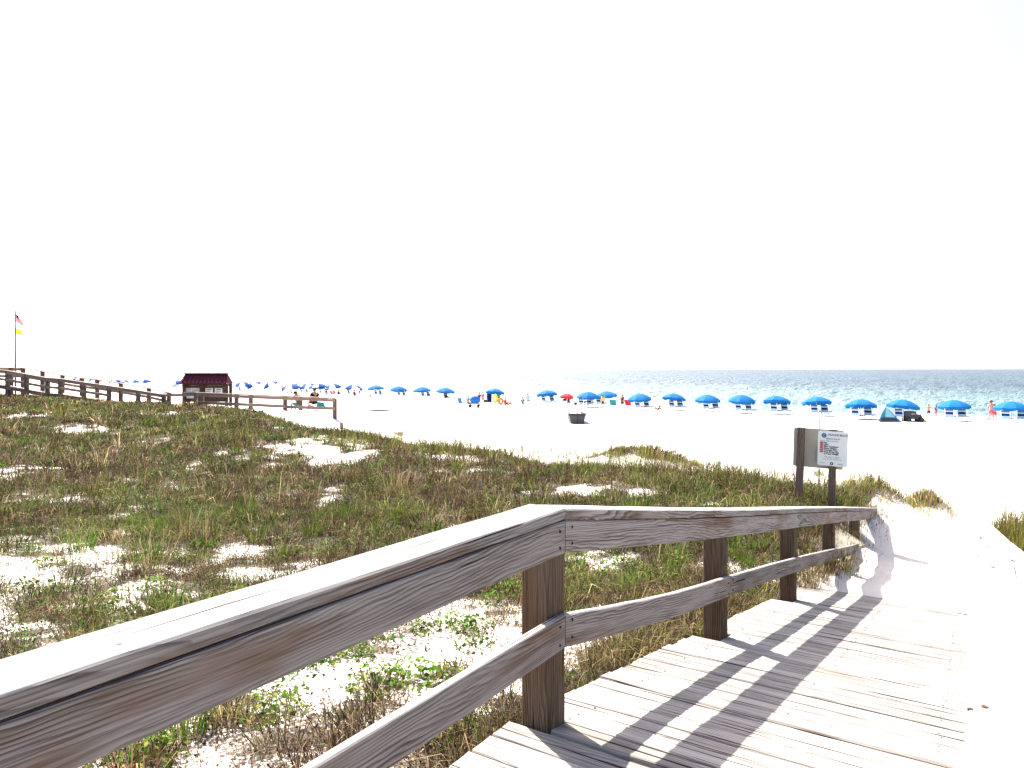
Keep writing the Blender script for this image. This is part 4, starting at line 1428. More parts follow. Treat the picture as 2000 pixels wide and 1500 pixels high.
def umbrella(u, vpk, label, kind='blue', D=None, R=1.27, tilt=None, group=None, mats=None, hgt=1.74, cat="umbrella"):
    x, y, z, D = beach_pt(u, vpk, D)
    root = empty("beach_umbrella", (x, y, z), random.uniform(0, .8), label, cat, group)
    key = (kind, R)
    if key not in UMB_MESH:
        rise = R * (.44 if kind == 'striped' else .40)
        me, mi = canopy_mesh(kind, R, rise, 5)
        for m_ in (mats or ([M['blue']] if kind == 'blue' else [M['royal'], M['canvaswhite']])): me.materials.append(m_)
        me.polygons.foreach_set("material_index", mi); me.update()
        pole = MB(); pole.tube([(0, 0, -.35), (0, 0, 1)], .021, 8)
        fin = MB(); fin.tube([(0, 0, 0), (0, 0, .03), (0, 0, .07)], [.03, .035, .012], 8)
        rib = MB(); rib.beam((.04, 0, rise * .97), (R * .97, 0, .0), .012, .012)
        hub = MB(); hub.tube([(0, 0, rise * .45), (0, 0, rise * .6)], .04, 8)
        UMB_MESH[key] = (me, pole.mesh("pole", M['white']), fin.mesh("finial", M['white']), rib.mesh("rib", M['metal']), hub.mesh("hub", M['white']), rise)
    me, pl, fi, rb_, hb, rise = UMB_MESH[key]
    tx, ty = tilt if tilt else (random.uniform(-.13, .13), random.uniform(-.13, .13))
    hgt = hgt + random.uniform(-.07, .07)
    zr_ = hgt - rise
    c = link("canopy", me, root, (0, 0, zr_), (tx, ty, 0))
    for k in range(8):
        link("rib", rb_, c, (0, 0, 0), (0, 0, 2 * PI * k / 8))
    link("finial", fi, c, (0, 0, rise)); link("hub", hb, c)
    p_ = link("pole", pl, root); p_.scale = (1, 1, hgt - .02); p_.rotation_euler = (tx * .4, ty * .4, 0)
    return root


def chair_proto():
    """low wooden lounge chair with a banded canvas back, facing +Y"""
    root = empty("lounge_chair", (0, 0, 0))
    W2 = .31
    ang = math.radians(18)
    bx = lambda t: (-.10 - math.sin(ang) * t, .34 + math.cos(ang) * t)       # point up the back: y, z
    for s in (-1, 1):
        mb = MB(); y0, z0 = bx(-.12); y1, z1 = bx(.70)
        mb.beam((s * W2, y0, z0), (s * W2, y1, z1), .035, .05, 0, (1, 0, 0)); mb.build("back_frame", M['white'], root)
        mb = MB(); mb.beam((s * W2, -.22, .31), (s * W2, 1.10, .31), .035, .06); mb.build("side_rail", M['white'], root)
        for yy in (-.16, .98):
            mb = MB(); mb.box(s * W2 - .02, s * W2 + .02, yy - .025, yy + .025, -.03, .31); mb.build("leg", M['white'], root)
        mb = MB(); mb.beam((s * (W2 + .02), -.25, .52), (s * (W2 + .02), .34, .52), .06, .03); mb.build("armrest", M['white'], root)
    for (t0, t1, mat, nm) in ((.56, .70, 'slate', 'head_pillow'), (.44, .56, 'paleblue', 'backrest'), (.24, .44, 'navy', 'backrest'), (.0, .24, 'paleblue', 'backrest')):
        y0, z0 = bx(t0 + .004); y1, z1 = bx(t1 - .004)
        mb = MB(); mb.beam((0, y0, z0), (0, y1, z1), W2 * 2 - .05, .05 if nm == 'head_pillow' else .03, 0, (0, -1, .3)); mb.build(nm, M[mat], root)
    mb = MB(); mb.box(-W2 + .02, W2 - .02, -.08, 1.08, .335, .375); mb.build("seat_cushion", M['slate'], root)
    mb = MB(); mb.box(-W2, W2, .96, 1.02, .26, .31); mb.build("cross_bar", M['white'], root)
    return root


CHAIR0 = chair_proto()
chair_used = [False]


def chair(u, D, label, dz=0.0, yaw=0.0, mats=None, group="lounge chairs under the umbrellas"):
    x, y, z, _ = beach_pt(u, None, D)
    if not chair_used[0]: c = CHAIR0; chair_used[0] = True
    else: c = copy_tree(CHAIR0)
    c.location = (x, y, z); c.rotation_euler = (0, 0, SEA_YAW + yaw)
    tag(c, label, "lounge chair", group)
    if mats:
        for ch in c.children:
            if ch.name.startswith(('backrest', 'head_pillow', 'seat_cushion')):
                ch.data = ch.data.copy(); ch.data.materials.clear(); ch.data.materials.append(mats)
    return c


# plain blue umbrellas, from the right: column, row of the peak, chairs, description
ORD = ["first", "second", "third", "fourth", "fifth", "sixth", "seventh", "eighth", "ninth", "tenth", "eleventh", "twelfth", "thirteenth", "fourteenth", "fifteenth", "sixteenth", "seventeenth", "eighteenth", "nineteenth"]
BLUE = [
    (1975, 782, (1965, 1996), "blue beach umbrella cut by the right edge of the picture"),
    (1863, 780, (1855, 1880), "blue beach umbrella to the right of the two bathers by the water"),
    (1764, 781, (1757,), "blue beach umbrella standing over the small teal tent"),
    (1681, 779, (1672, 1697), "blue beach umbrella just left of the small teal tent"),
    (1595, 775, (1592, 1612), "blue beach umbrella directly above the rules sign"),
    (1517, 773, (1513, 1534), "sixth blue umbrella from the right edge, left of the sign"),
    (1449, 772, (1444, 1464), "seventh blue umbrella from the right edge, two empty chairs under it"),
    (1382, 770, (1381, 1399), "eighth blue umbrella from the right edge, two empty chairs under it"),
    (1316, 768, (1314, 1330), "ninth blue umbrella from the right edge, two empty chairs under it"),
    (1249, 768, (1247, 1265), "blue umbrella next to the red beach chair"),
    (1183, 764, (1171,), "right one of two overlapping blue umbrellas"),
    (1149, 765, (1137, 1153), "left one of two overlapping blue umbrellas"),
    (1068, 761, (1064, 1080), "blue umbrella left of the small red umbrella"),
    (967, 758, (), "blue umbrella with towels hanging under it beside the orange float"),
    (870, 757, (872,), "blue umbrella left of the leaning fishing rod"),
    (824, 755, (828, 839), "second plain blue umbrella left of the fishing rod"),
    (779, 753, (781, 791), "third plain blue umbrella left of the fishing rod"),
    (733.5, 752.5, (736, 745), "leftmost plain blue umbrella, next to the blue and white ones"),
]
SHORT = {BLUE[5][3]: "sixth blue umbrella from the right edge", BLUE[6][3]: "seventh blue umbrella from the right edge", BLUE[7][3]: "eighth blue umbrella from the right edge", BLUE[8][3]: "ninth blue umbrella from the right edge",
         BLUE[0][3]: "blue umbrella cut by the right picture edge", BLUE[1][3]: "blue umbrella right of the two bathers", BLUE[17][3]: "leftmost plain blue umbrella"}
for u, vpk, ch, lab in BLUE:
    r_ = umbrella(u, vpk, lab, 'blue', group="blue umbrellas along the beach")
    D = 3586.0 / (vpk - 720)
    for j, uc in enumerate(ch):
        side_ = ("lounge chair" if len(ch) == 1 else ("left lounge chair" if j == 0 else "right lounge chair"))
        chair(uc, D - .55 + random.uniform(-.1, .15), "%s under the %s" % (side_, SHORT.get(lab, lab)), yaw=random.uniform(-.08, .08))

# blue and white umbrellas further left
STRIPED = [
    (690, 751, "rightmost of the blue and white umbrellas"), (650, 748.5, "second blue and white umbrella from the right of its row"), (622, 750, "third blue and white umbrella from the right of its row"),
    (604, 749.5, "fourth blue and white umbrella from the right of its row"), (586, 749, "fifth blue and white umbrella from the right of its row"), (569, 751, "blue and white umbrella above the person in yellow"),
    (527, 746.5, "blue and white umbrella standing alone right of the tilted one"), (494, 746, "blue and white umbrella tilted towards the left"), (474, 746.5, "second blue and white umbrella right of the kiosk"), (456, 746.5, "blue and white umbrella nearest the right side of the kiosk"),
    (345, 744, "blue and white umbrella nearest the left side of the kiosk"), (282, 740, "rightmost blue and white umbrella behind the sloping rail"), (262, 738, "second blue and white umbrella behind the sloping rail"), (240, 738, "third blue and white umbrella behind the sloping rail"), (222, 737, "fourth blue and white umbrella behind the sloping rail"), (186, 739, "fifth blue and white umbrella behind the sloping rail"), (152, 738, "leftmost blue and white umbrella behind the sloping rail")]
for u, vpk, lab in STRIPED:
    umbrella(u, vpk, lab, 'striped', R=1.55, hgt=1.85, group="blue and white umbrellas along the beach", tilt=((.1, -.45) if 'tilted' in lab else None))
for u, vpk, lab in [(563, 751, "slate blue lounge chair just right of the person in yellow"), (571, 751, "second slate blue lounge chair right of the person in yellow"), (590, 749, "slate blue lounge chair between the two people behind the walkway"), (601, 749.5, "slate blue lounge chair left of the person in black"), (628, 750, "slate blue lounge chair right of the person in black"),
                    (683, 751, "slate blue lounge chair under the rightmost blue and white umbrella"), (459, 746.5, "slate blue lounge chair nearest the kiosk"), (470, 746.5, "second slate blue lounge chair right of the kiosk"), (498, 746, "slate blue lounge chair under the tilted umbrella"), (226, 737.5, "slate blue lounge chair under the fourth umbrella behind the sloping rail"), (268, 739, "slate blue lounge chair under the umbrellas behind the sloping rail")]:
    chair(u, 3586.0 / (vpk - 720) - .7, lab, mats=M['slate'], yaw=random.uniform(-.3, -.1), group="slate blue lounge chairs")

# small red umbrella
umbrella(1107, 768, "small red umbrella between the blue ones with a person behind it", 'red', D=72, R=.68, mats=[M['red']], hgt=1.75, tilt=(0, .05))

# white party tent at the far left
x, y, z, D = beach_pt(328, None, 150)
kt = D / F
ct = empty("canopy_tent", (x, y, z), TH, "white canopy tent on the beach left of the kiosk", "tent")
zz = lambda v: CZ - (v - 720) * kt - z
mb = MB(); a = 20 * kt
mb.add([(-a, -a, zz(752)), (a, -a, zz(752)), (a, a, zz(752)), (-a, a, zz(752)), (0, 0, zz(743.5))], [(0, 1, 4), (1, 2, 4), (2, 3, 4), (3, 0, 4)])
mb.add([(-a, -a, zz(752)), (a, -a, zz(752)), (a, -a, zz(757)), (-a, -a, zz(757))], [(3, 2, 1, 0)])
mb.add([(a, -a, zz(752)), (a, a, zz(752)), (a, a, zz(757)), (a, -a, zz(757))], [(3, 2, 1, 0)])
mb.add([(-a, a, zz(752)), (-a, -a, zz(752)), (-a, -a, zz(757)), (-a, a, zz(757))], [(3, 2, 1, 0)])
mb.build("tent_roof", M['canvaswhite'], ct)
for sx in (-1, 1):
    for sy in (-1, 1):
        mb = MB(); mb.tube([(sx * a * .98, sy * a * .98, -.1), (sx * a * .98, sy * a * .98, zz(752))], .05, 6); mb.build("leg", M['metal'], ct)

# small pop-up tent
x, y, z, D = beach_pt(1742, None, 57.0)
kt = D / F
pt = empty("pop_up_tent", (x, y, z), TH, "small teal and blue pop-up tent beside the black buggy", "tent")
hx = lambda u: (u - 1742) * kt
ap = (hx(1739), .7, 29 * kt)
A_ = (hx(1718.5), 0, 0); B_ = (hx(1754), -.25, 0); C_ = (hx(1767), .55, 0); D_ = (hx(1735), 1.6, 0)
lerp = lambda p, q, t: tuple(p[i] + (q[i] - p[i]) * t for i in range(3))
A1, B1 = lerp(A_, ap, .32), lerp(B_, ap, .32)
mb = MB(); mb.add([A_, B_, B1, A1], [(0, 1, 2, 3)]); mb.build("lower_panel", plain_mat("dark_slate_nylon", (.02, .035, .042), .6, .3, .1), pt)
f1, f2 = lerp(A1, B1, .30), lerp(A_, ap, .98)
mb = MB(); mb.add([A1, lerp(A1, B1, .28), lerp(lerp(A1, B1, .28), ap, .97), lerp(A1, ap, .97)], [(0, 1, 2, 3)]); mb.build("side_strip", M['teal'], pt)
mb = MB(); mb.add([lerp(A1, B1, .28), B1, ap], [(0, 1, 2)]); mb.build("front_panel", plain_mat('pale_turquoise_nylon', (.28, .62, .66), .6, .3, .05, trans=.35), pt)
mb = MB(); mb.add([B_, C_, ap, lerp(B_, C_, .5)], [(0, 3, 2), (3, 1, 2)]); mb.v[3] = tuple(np.array(mb.v[3]) + np.array((.08, -.1, 0))); mb.build("side_panel", M['bluecloth'], pt)
mb = MB(); mb.add([C_, D_, ap, A_], [(0, 1, 2), (1, 3, 2)]); mb.build("rear_panel", M['navy'], pt)

# black buggy
x, y, z, D = beach_pt(1787, None, 57.5)
kt = D / F
bg_ = empty("beach_buggy", (x, y, z), TH, "small black four-wheeled buggy parked right of the teal tent", "buggy")
px_ = lambda u: (u - 1787) * kt
mb = MB()
prof = [(px_(1772.5), .22), (px_(1771.5), .55), (px_(1774), .84), (px_(1788.5), .86), (px_(1791), .62), (px_(1799), .58), (px_(1801.5), .42), (px_(1801), .24)]
n = len(prof)
mb.add([(a_, 0, b_) for a_, b_ in prof] + [(a_, .62, b_) for a_, b_ in prof], [tuple(range(n - 1, -1, -1)) if False else tuple(range(n)), tuple(range(2 * n - 1, n - 1, -1))] + [(k, k + n, (k + 1) % n + n, (k + 1) % n) for k in range(n)])
body = mb.build("body", M['black'], bg_)
mb = MB(); mb.box(px_(1780), px_(1787.5), -.012, -.004, .60, .68); mb.build("window", M['greycloth'], body)
for uu in (1774.5, 1799):
    for yy in (-.02, .58):
        mb = MB(); mb.tube([(px_(uu), yy - .07, .19), (px_(uu), yy + .07, .19)], .2, 16); w_ = mb.build("wheel", M['rubber'], bg_)
        mb = MB(); mb.tube([(px_(uu), yy - .078, .19), (px_(uu), yy - .068, .19)], .09, 10); mb.build("hub_cap", M['darkmetal'], w_)

# square-ended dinghy seen end-on
x0_, y0_, D0_ = ground_px(1128, 828.5)
kb = D0_ / F
boat = empty("rowing_boat", (x0_, y0_, gz(x0_, y0_) - .02), TH, "dark grey square-ended rowing boat seen end-on on the open sand", "boat")
# stations: y, half width at bottom, half width at gunwale, keel height, gunwale height
ST = [(0, 12.6 * kb, 16.0 * kb, .02, 20.5 * kb), (.5, 14.0 * kb, 17.0 * kb, .0, 19.5 * kb), (1.4, 14.5 * kb, 17.5 * kb, .0, 18.5 * kb), (2.3, 13 * kb, 16.5 * kb, .0, 19 * kb), (3.0, 11 * kb, 14.5 * kb, .06, 20 * kb)]
mb = MB(); vs = []; fs = []
for (yy, wb, wg, zk_, zg) in ST:
    wm = (wb * .4 + wg * .6)
    vs += [(-wg, yy, zg), (-wm, yy, zg * .5), (-wb, yy, zk_ + .02), (0, yy, zk_), (wb, yy, zk_ + .02), (wm, yy, zg * .5), (wg, yy, zg)]
for i in range(len(ST) - 1):
    for q in range(6): fs.append((i * 7 + q, (i + 1) * 7 + q, (i + 1) * 7 + q + 1, i * 7 + q + 1))
mb.add(vs, fs)
hull = mb.build("hull", M['greybin'], boat); md = hull.modifiers.new("planking", 'SOLIDIFY'); md.thickness = .03
for sgn in (-1, 1):                       # the two panels of the end board, either side of the stem
    mb = MB(); w_, g_, z_ = 12.6 * kb, 16.0 * kb, 20.5 * kb
    mb.add([(sgn * .035, -.02, .03), (sgn * w_, .0, .03), (sgn * g_, 0, z_), (sgn * .035, -.05, z_ * 1.02)], [(0, 1, 2, 3) if sgn > 0 else (3, 2, 1, 0)])
    o = mb.build("end_board", M['greybin'], boat); md = o.modifiers.new("board", 'SOLIDIFY'); md.thickness = .03
    mb = MB(); mb.tube([(sgn * (g_ + s_[2] - ST[0][2]), s_[0], s_[4] + .01) for s_ in ST], .055, 6); mb.build("gunwale", M['black'], boat)
    mb = MB(); mb.beam((sgn * .06, -.045, z_ * .90), (sgn * (g_ + .03), -.03, z_ * .90), .06, z_ * .22); mb.build("end_rail", M['black'], boat)
mb = MB(); mb.box(-.035, .035, -.075, .02, .0, 22.5 * kb); mb.build("stem", M['black'], boat)
for yy in (.9, 1.9):
    mb = MB(); mb.box(-15.5 * kb, 15.5 * kb, yy, yy + .22, .36, .40); mb.build("thwart", M['farwood'], boat)

# things lying on the open sand
x, y, D = ground_px(741, 803)
mb = MB(); L = 20 * D / F
mb.tube([(-L, 0, .05), (-L * .3, .05, .08), (L * .3, -.03, .09), (L, .05, .05)], [.05, .09, .09, .05], 8)
o = mb.build("driftwood_log", M['farpost'], None, (x, y, gz(x, y)), (0, .0, TH), True); tag(o, "dark driftwood log lying on the bare sand", "log")
x, y, D = ground_px(1060, 820.5)
kb = D / F
mb = MB(); mb.tube([(-36 * kb, 0, .03), (-25 * kb, .1, .04), (0, 0, .06), (20 * kb, .1, .05), (40 * kb, .0, .03)], [.02, .03, .035, .03, .02], 6)
o = mb.build("washed_up_branch", M['farwood'], None, (x, y, gz(x, y)), (0, 0, TH), True); tag(o, "thin pale branch lying on the sand left of the rowing boat", "branch")
x, y, D = ground_px(1047, 820)
mb = MB(); mb.tube([(0, 0, -.2), (0, 0, 9 * D / F)], .02, 6)
o = mb.build("sand_stake", M['metal'], None, (x, y, gz(x, y))); tag(o, "short thin stake standing in the sand left of the rowing boat", "stake")
x, y, D = ground_px(1023, 823)
mb = MB(); mb.ball((0, 0, .03), (.13, .08, .06), 8, 5)
o = mb.build("seaweed_lump", M['black'], None, (x, y, gz(x, y))); tag(o, "small dark lump on the sand at the end of the branch", "seaweed")

# ---------------------------------------------------------------- people
POSES = {}
_st = dict(pelvis=(0, 0, .94), waist=(0, .0, 1.10), chest=(0, .0, 1.32), neck=(0, .01, 1.475), head=(0, .02, 1.585), crown=(0, .01, 1.665),
           shl=(-.17, 0, 1.405), ell=(-.235, -.03, 1.13), wrl=(-.235, .05, .90), hal=(-.235, .08, .80),
           shr=(.17, 0, 1.405), elr=(.235, -.03, 1.13), wrr=(.235, .05, .90), har=(.235, .08, .80),
           hil=(-.09, 0, .88), knl=(-.105, .02, .49), anl=(-.11, -.03, .08), tol=(-.12, .13, .035),
           hir=(.09, 0, .88), knr=(.105, .02, .49), anr=(.11, -.03, .08), tor=(.12, .13, .035))
POSES['stand'] = _st
POSES['hips'] = dict(_st, ell=(-.40, -.10, 1.16), wrl=(-.20, .02, 1.00), hal=(-.13, .06, .97), elr=(.40, -.10, 1.16), wrr=(.20, .02, 1.00), har=(.13, .06, .97), knl=(-.13, .03, .49), anl=(-.15, -.02, .08), tol=(-.18, .13, .035), knr=(.12, .0, .49), anr=(.13, -.05, .08), tor=(.17, .1, .035))
POSES['walk'] = dict(_st, knl=(-.10, .16, .52), anl=(-.10, .18, .10), tol=(-.10, .33, .06), knr=(.10, -.03, .50), anr=(.10, -.28, .14), tor=(.10, -.15, .05), ell=(-.24, -.16, 1.16), wrl=(-.22, -.06, .93), hal=(-.22, -.01, .84), elr=(.24, .06, 1.15), wrr=(.22, .22, .98), har=(.21, .29, .92))
_sit = dict(pelvis=(0, 0, .46), waist=(0, -.02, .62), chest=(0, -.02, .84), neck=(0, .0, .995), head=(0, .03, 1.105), crown=(0, .02, 1.185),
            shl=(-.17, -.02, .925), ell=(-.25, .06, .67), wrl=(-.19, .27, .60), hal=(-.16, .36, .59), shr=(.17, -.02, .925), elr=(.25, .06, .67), wrr=(.19, .27, .60), har=(.16, .36, .59),
            hil=(-.09, .04, .44), knl=(-.12, .46, .47), anl=(-.12, .47, .08), tol=(-.12, .62, .035), hir=(.09, .04, .44), knr=(.12, .46, .47), anr=(.12, .47, .08), tor=(.12, .62, .035))
POSES['sit'] = _sit
POSES['sitbend'] = dict(_sit, chest=(0, .10, .80), neck=(0, .20, .93), head=(0, .28, 1.00), crown=(0, .31, 1.07), shl=(-.17, .12, .87), shr=(.17, .12, .87), ell=(-.22, .30, .66), wrl=(-.12, .45, .58), hal=(-.08, .52, .56), elr=(.22, .30, .66), wrr=(.12, .45, .58), har=(.08, .52, .56))


def shift(p, dz, dy=0): return {k: (v[0], v[1] + dy, v[2] + dz) for k, v in p.items()}


POSES['ground'] = dict(shift(_sit, -.34), knl=(-.14, .42, .42), anl=(-.12, .72, .09), tol=(-.13, .86, .05), knr=(.14, .45, .36), anr=(.13, .80, .08), tor=(.14, .93, .06))
POSES['lounge'] = dict(_sit, pelvis=(0, 0, .46), waist=(0, -.08, .60), chest=(0, -.18, .78), neck=(0, -.25, .92), head=(0, -.27, 1.03), crown=(0, -.29, 1.11), shl=(-.17, -.21, .86), shr=(.17, -.21, .86), ell=(-.26, -.08, .62), wrl=(-.22, .14, .57), hal=(-.2, .22, .56), elr=(.26, -.08, .62), wrr=(.22, .14, .57), har=(.2, .22, .56), knl=(-.12, .44, .58), anl=(-.12, .82, .45), tol=(-.12, .90, .54), knr=(.12, .44, .54), anr=(.12, .84, .44), tor=(.12, .92, .54))
POSES['lie'] = dict(pelvis=(0, 0, .14), waist=(0, -.17, .15), chest=(0, -.38, .22), neck=(0, -.50, .33), head=(0, -.57, .42), crown=(0, -.63, .48), shl=(-.17, -.45, .26), ell=(-.24, -.58, .08), wrl=(-.2, -.36, .06), hal=(-.18, -.26, .06), shr=(.17, -.45, .26), elr=(.24, -.58, .08), wrr=(.2, -.36, .06), har=(.18, -.26, .06),
                    hil=(-.09, .06, .12), knl=(-.11, .46, .26), anl=(-.11, .86, .07), tol=(-.13, .93, .14), hir=(.09, .06, .12), knr=(.11, .48, .15), anr=(.11, .88, .07), tor=(.13, .95, .14))
RAD = dict(pelvis=.135, waist=.115, chest=.14, neck=.055, head=.085, crown=.07, shl=.062, ell=.043, wrl=.03, hal=.034, shr=.062, elr=.043, wrr=.03, har=.034, hil=.088, knl=.058, anl=.038, tol=.034, hir=.088, knr=.058, anr=.038, tor=.034)
EDG = [('pelvis', 'waist'), ('waist', 'chest'), ('chest', 'neck'), ('neck', 'head'), ('head', 'crown'), ('chest', 'shl'), ('shl', 'ell'), ('ell', 'wrl'), ('wrl', 'hal'), ('chest', 'shr'), ('shr', 'elr'), ('elr', 'wrr'), ('wrr', 'har'),
       ('pelvis', 'hil'), ('hil', 'knl'), ('knl', 'anl'), ('anl', 'tol'), ('pelvis', 'hir'), ('hir', 'knr'), ('knr', 'anr'), ('anr', 'tor')]


def skin_mesh(name, pts, rads, edges, root, mat):
    names = list(pts)
    me = bpy.data.meshes.new(name)
    me.from_pydata([pts[n_] for n_ in names], [(names.index(a), names.index(b)) for a, b in edges], [])
    o = bpy.data.objects.new(name, me); COL.objects.link(o)
    md = o.modifiers.new("skin", 'SKIN'); md.use_smooth_shade = True
    sk = me.skin_vertices[0].data
    for i, n_ in enumerate(names):
        r = rads[n_]; sk[i].radius = (r, r * (.80 if n_ in ('waist', 'chest', 'pelvis') else 1)); sk[i].use_root = (n_ == root)
    s2 = o.modifiers.new("sub", 'SUBSURF'); s2.levels = 1; s2.render_levels = 1
    dg = bpy.context.evaluated_depsgraph_get()
    res = bpy.data.meshes.new_from_object(o.evaluated_get(dg))
    bpy.data.objects.remove(o)
    res.materials.clear(); res.materials.append(mat)
    return res


def mid(p, q, t=.5): return tuple(p[i] + (q[i] - p[i]) * t for i in range(3))


PM = {}


def person(u, D, pose, label, skin='skin', hair='hair', top=None, bottom='blackcloth', yaw=0.0, scale=1.0, hat=None, z=None, tail=False):
    x, y = w_of((u - 1000) / F * D, D)
    zz_ = gz(x, y) if z is None else z
    root = empty("person", (x, y, zz_), TH + yaw, label, "person")
    root.scale = (scale,) * 3
    P = POSES[pose]
    key = (pose, skin)
    if key not in PM: PM[key] = skin_mesh("body", P, RAD, EDG, 'pelvis', M[skin])
    link("body", PM[key], root, smooth=True)
    # head: face side towards local +Y
    hc = Vector(mid(P['head'], P['crown'], .35)); upv = (Vector(P['crown']) - Vector(P['head'])).normalized()
    mb = MB(); c = hc + upv * .028 - Vector((0, .022, 0)); mb.ball(c, (.098, .105, .10), 10, 7)
    if tail: mb.ball(c + Vector((0, -.06, -.14)), (.07, .05, .14), 8, 6)
    hr = mb.build("hair", M[hair], root, smooth=True)
    mb = MB(); mb.add([hc + Vector((-.015, .085, -.03)), hc + Vector((.015, .085, -.03)), hc + Vector((0, .112, -.025)), hc + Vector((0, .086, .02))], [(0, 1, 2), (0, 2, 3), (1, 3, 2)])
    mb.build("nose", M[skin], root)
    if hat:
        mb = MB(); h0 = hc + upv * .045
        mb.tube([h0, h0 + upv * .012], .19, 14); mb.tube([h0, h0 + upv * .09], [.11, .09], 12)
        mb.build("hat", M[hat], root)
    if top:
        k2 = (pose, 'top', top)
        if k2 not in PM:
            pts = {n_: P[n_] for n_ in ('pelvis', 'waist', 'chest', 'shl', 'shr')}
            pts['ml'] = mid(P['shl'], P['ell'], .6); pts['mr'] = mid(P['shr'], P['elr'], .6)
            rd = dict(pelvis=.15, waist=.14, chest=.158, shl=.078, shr=.078, ml=.068, mr=.068)
            PM[k2] = skin_mesh("shirt", pts, rd, [('pelvis', 'waist'), ('waist', 'chest'), ('chest', 'shl'), ('chest', 'shr'), ('shl', 'ml'), ('shr', 'mr')], 'waist', M[top])
        link("shirt", PM[k2], root, smooth=True)
    if bottom:
        k3 = (pose, 'bot', bottom)
        if k3 not in PM:
            pts = {n_: P[n_] for n_ in ('pelvis', 'hil', 'hir')}
            pts['w'] = mid(P['pelvis'], P['waist'], .35); pts['kl'] = mid(P['hil'], P['knl'], .72); pts['kr'] = mid(P['hir'], P['knr'], .72)
            rd = dict(pelvis=.155, hil=.11, hir=.11, w=.138, kl=.092, kr=.092)
            PM[k3] = skin_mesh("shorts", pts, rd, [('w', 'pelvis'), ('pelvis', 'hil'), ('pelvis', 'hir'), ('hil', 'kl'), ('hir', 'kr')], 'pelvis', M[bottom])
        link("shorts", PM[k3], root, smooth=True)
    return root


def dist(u, v): return ground_px(u, v)[2]


person(1814, dist(1814, 816.5), 'hips', "shirtless person in dark shorts standing with hands on hips by the water", 'skin', 'hair_brown', None, 'blackcloth', 0)
person(1828, dist(1828, 817), 'stand', "person in a dark top and pink shorts beside the shirtless bather", 'skin_pale', 'hair', 'maroon', 'pink', .2, .95, tail=True)
person(1936, dist(1936, 823), 'walk', "bather in red with a brimmed hat walking near the right edge", 'skin_pale', 'hair_brown', None, 'pink', -.5, 1.0, hat='maroon')
person(1942.5, dist(1942, 822.5), 'walk', "smaller bather in red next to the one in a hat", 'skin_pale', 'hair_brown', 'pink', 'red', -.5, .86)
person(552, 118, 'stand', "person in a yellow shirt standing among the blue and white umbrellas", 'skin', 'hair', 'yellow', 'navy', PI * .8, 1.0)
zs = CZ - (801 - 720) / F * 37.9
person(583, 37.9, 'sitbend', "person in dark clothes bending forward on the walkway rail", 'skin', 'hair', 'maroon', 'teal', .9, 1.0, z=zs - .12)
person(614.5, 37.9, 'sit', "person in a black shirt sitting at the end of the walkway", 'skin', 'hair', 'blackcloth', 'blackcloth', .7, .98, z=zs - .02)
for k, (u, D, ps, top, bot, sk, lab) in enumerate([
        (637, 121, 'ground', 'maroon', 'blackcloth', 'skin', "person in dark red sitting left of the one in pink"),
        (646.5, 121, 'ground', 'pink', 'pink', 'skin_pale', "person in pink sitting under the blue and white umbrella"),
        (652, 122, 'ground', 'purple', 'blackcloth', 'skin', "person in purple sitting right of the one in pink"),
        (661, 120, 'ground', 'navy', 'blackcloth', 'skin', "person in navy sitting with knees drawn up near the walkway end"),
        (692, 113, 'ground', 'maroon', 'maroon', 'skin', "person wrapped in dark red under the rightmost striped umbrella"),
        (701.5, 111, 'stand', 'whitecloth', 'maroon', 'skin', "person in white bending at the edge of the rightmost striped umbrella"),
        (723, 108, 'lie', 'navy', 'navy', 'skin_pale', "sunbather lying left of the leftmost plain blue umbrella"),
        (871, 96, 'lounge', 'navy', 'blackcloth', 'skin_dark', "person reclining in the chair left of the fishing rod"),
        (936, 84, 'stand', 'blackcloth', 'greycloth', 'skin', "person in a black top standing behind the blue tarp"),
        (943, 86, 'stand', 'purple', 'pink', 'skin_pale', "person in a purple shirt standing left of the hanging towels"),
        (914, 79, 'sit', 'greycloth', 'blackcloth', 'skin', "person sitting on the wheeled cart next to the blue tarp"),
        (986.5, 84, 'ground', 'red', 'red', 'skin', "person in red sitting right of the orange float"),
        (993, 84, 'lie', 'greycloth', 'maroon', 'skin', "person lying back on the sand beyond the one in red"),
        (1021, 86, 'ground', 'green', 'lightgreen', 'skin_pale', "person in green sitting on the open sand"),
        (1031, 87, 'sit', 'lightgreen', 'green', 'skin_pale', "person in pale green right of the one sitting in green"),
        (1110.5, 78, 'stand', 'blackcloth', 'blackcloth', 'skin_dark', "person standing behind the small red umbrella"),
        (1138, 80, 'lounge', 'purple', 'navy', 'skin', "person reclining in the left chair under the overlapping umbrellas"),
        (1154, 80, 'lounge', 'bluecloth', 'blackcloth', 'skin', "person reclining in the right chair under the overlapping umbrellas"),
        (1177.5, 76.5, 'stand', 'yellow', 'maroon', 'skin', "person in a yellow shirt standing under the right overlapping umbrella"),
        (1215.5, 75, 'stand', 'blackcloth', 'blackcloth', 'skin', "person in black standing between the teal and red chairs"),
        (1285, 74, 'lie', 'blackcloth', 'greycloth', 'skin', "person in black lying on the sand right of the red chair")]):
    person(u, D, ps, lab, sk, 'hair', top, bot, TH * -1 + SEA_YAW + random.uniform(-.5, .5) + (1.2 if ps == 'lie' else 0), .9 if ps in ('stand',) else 1.0)


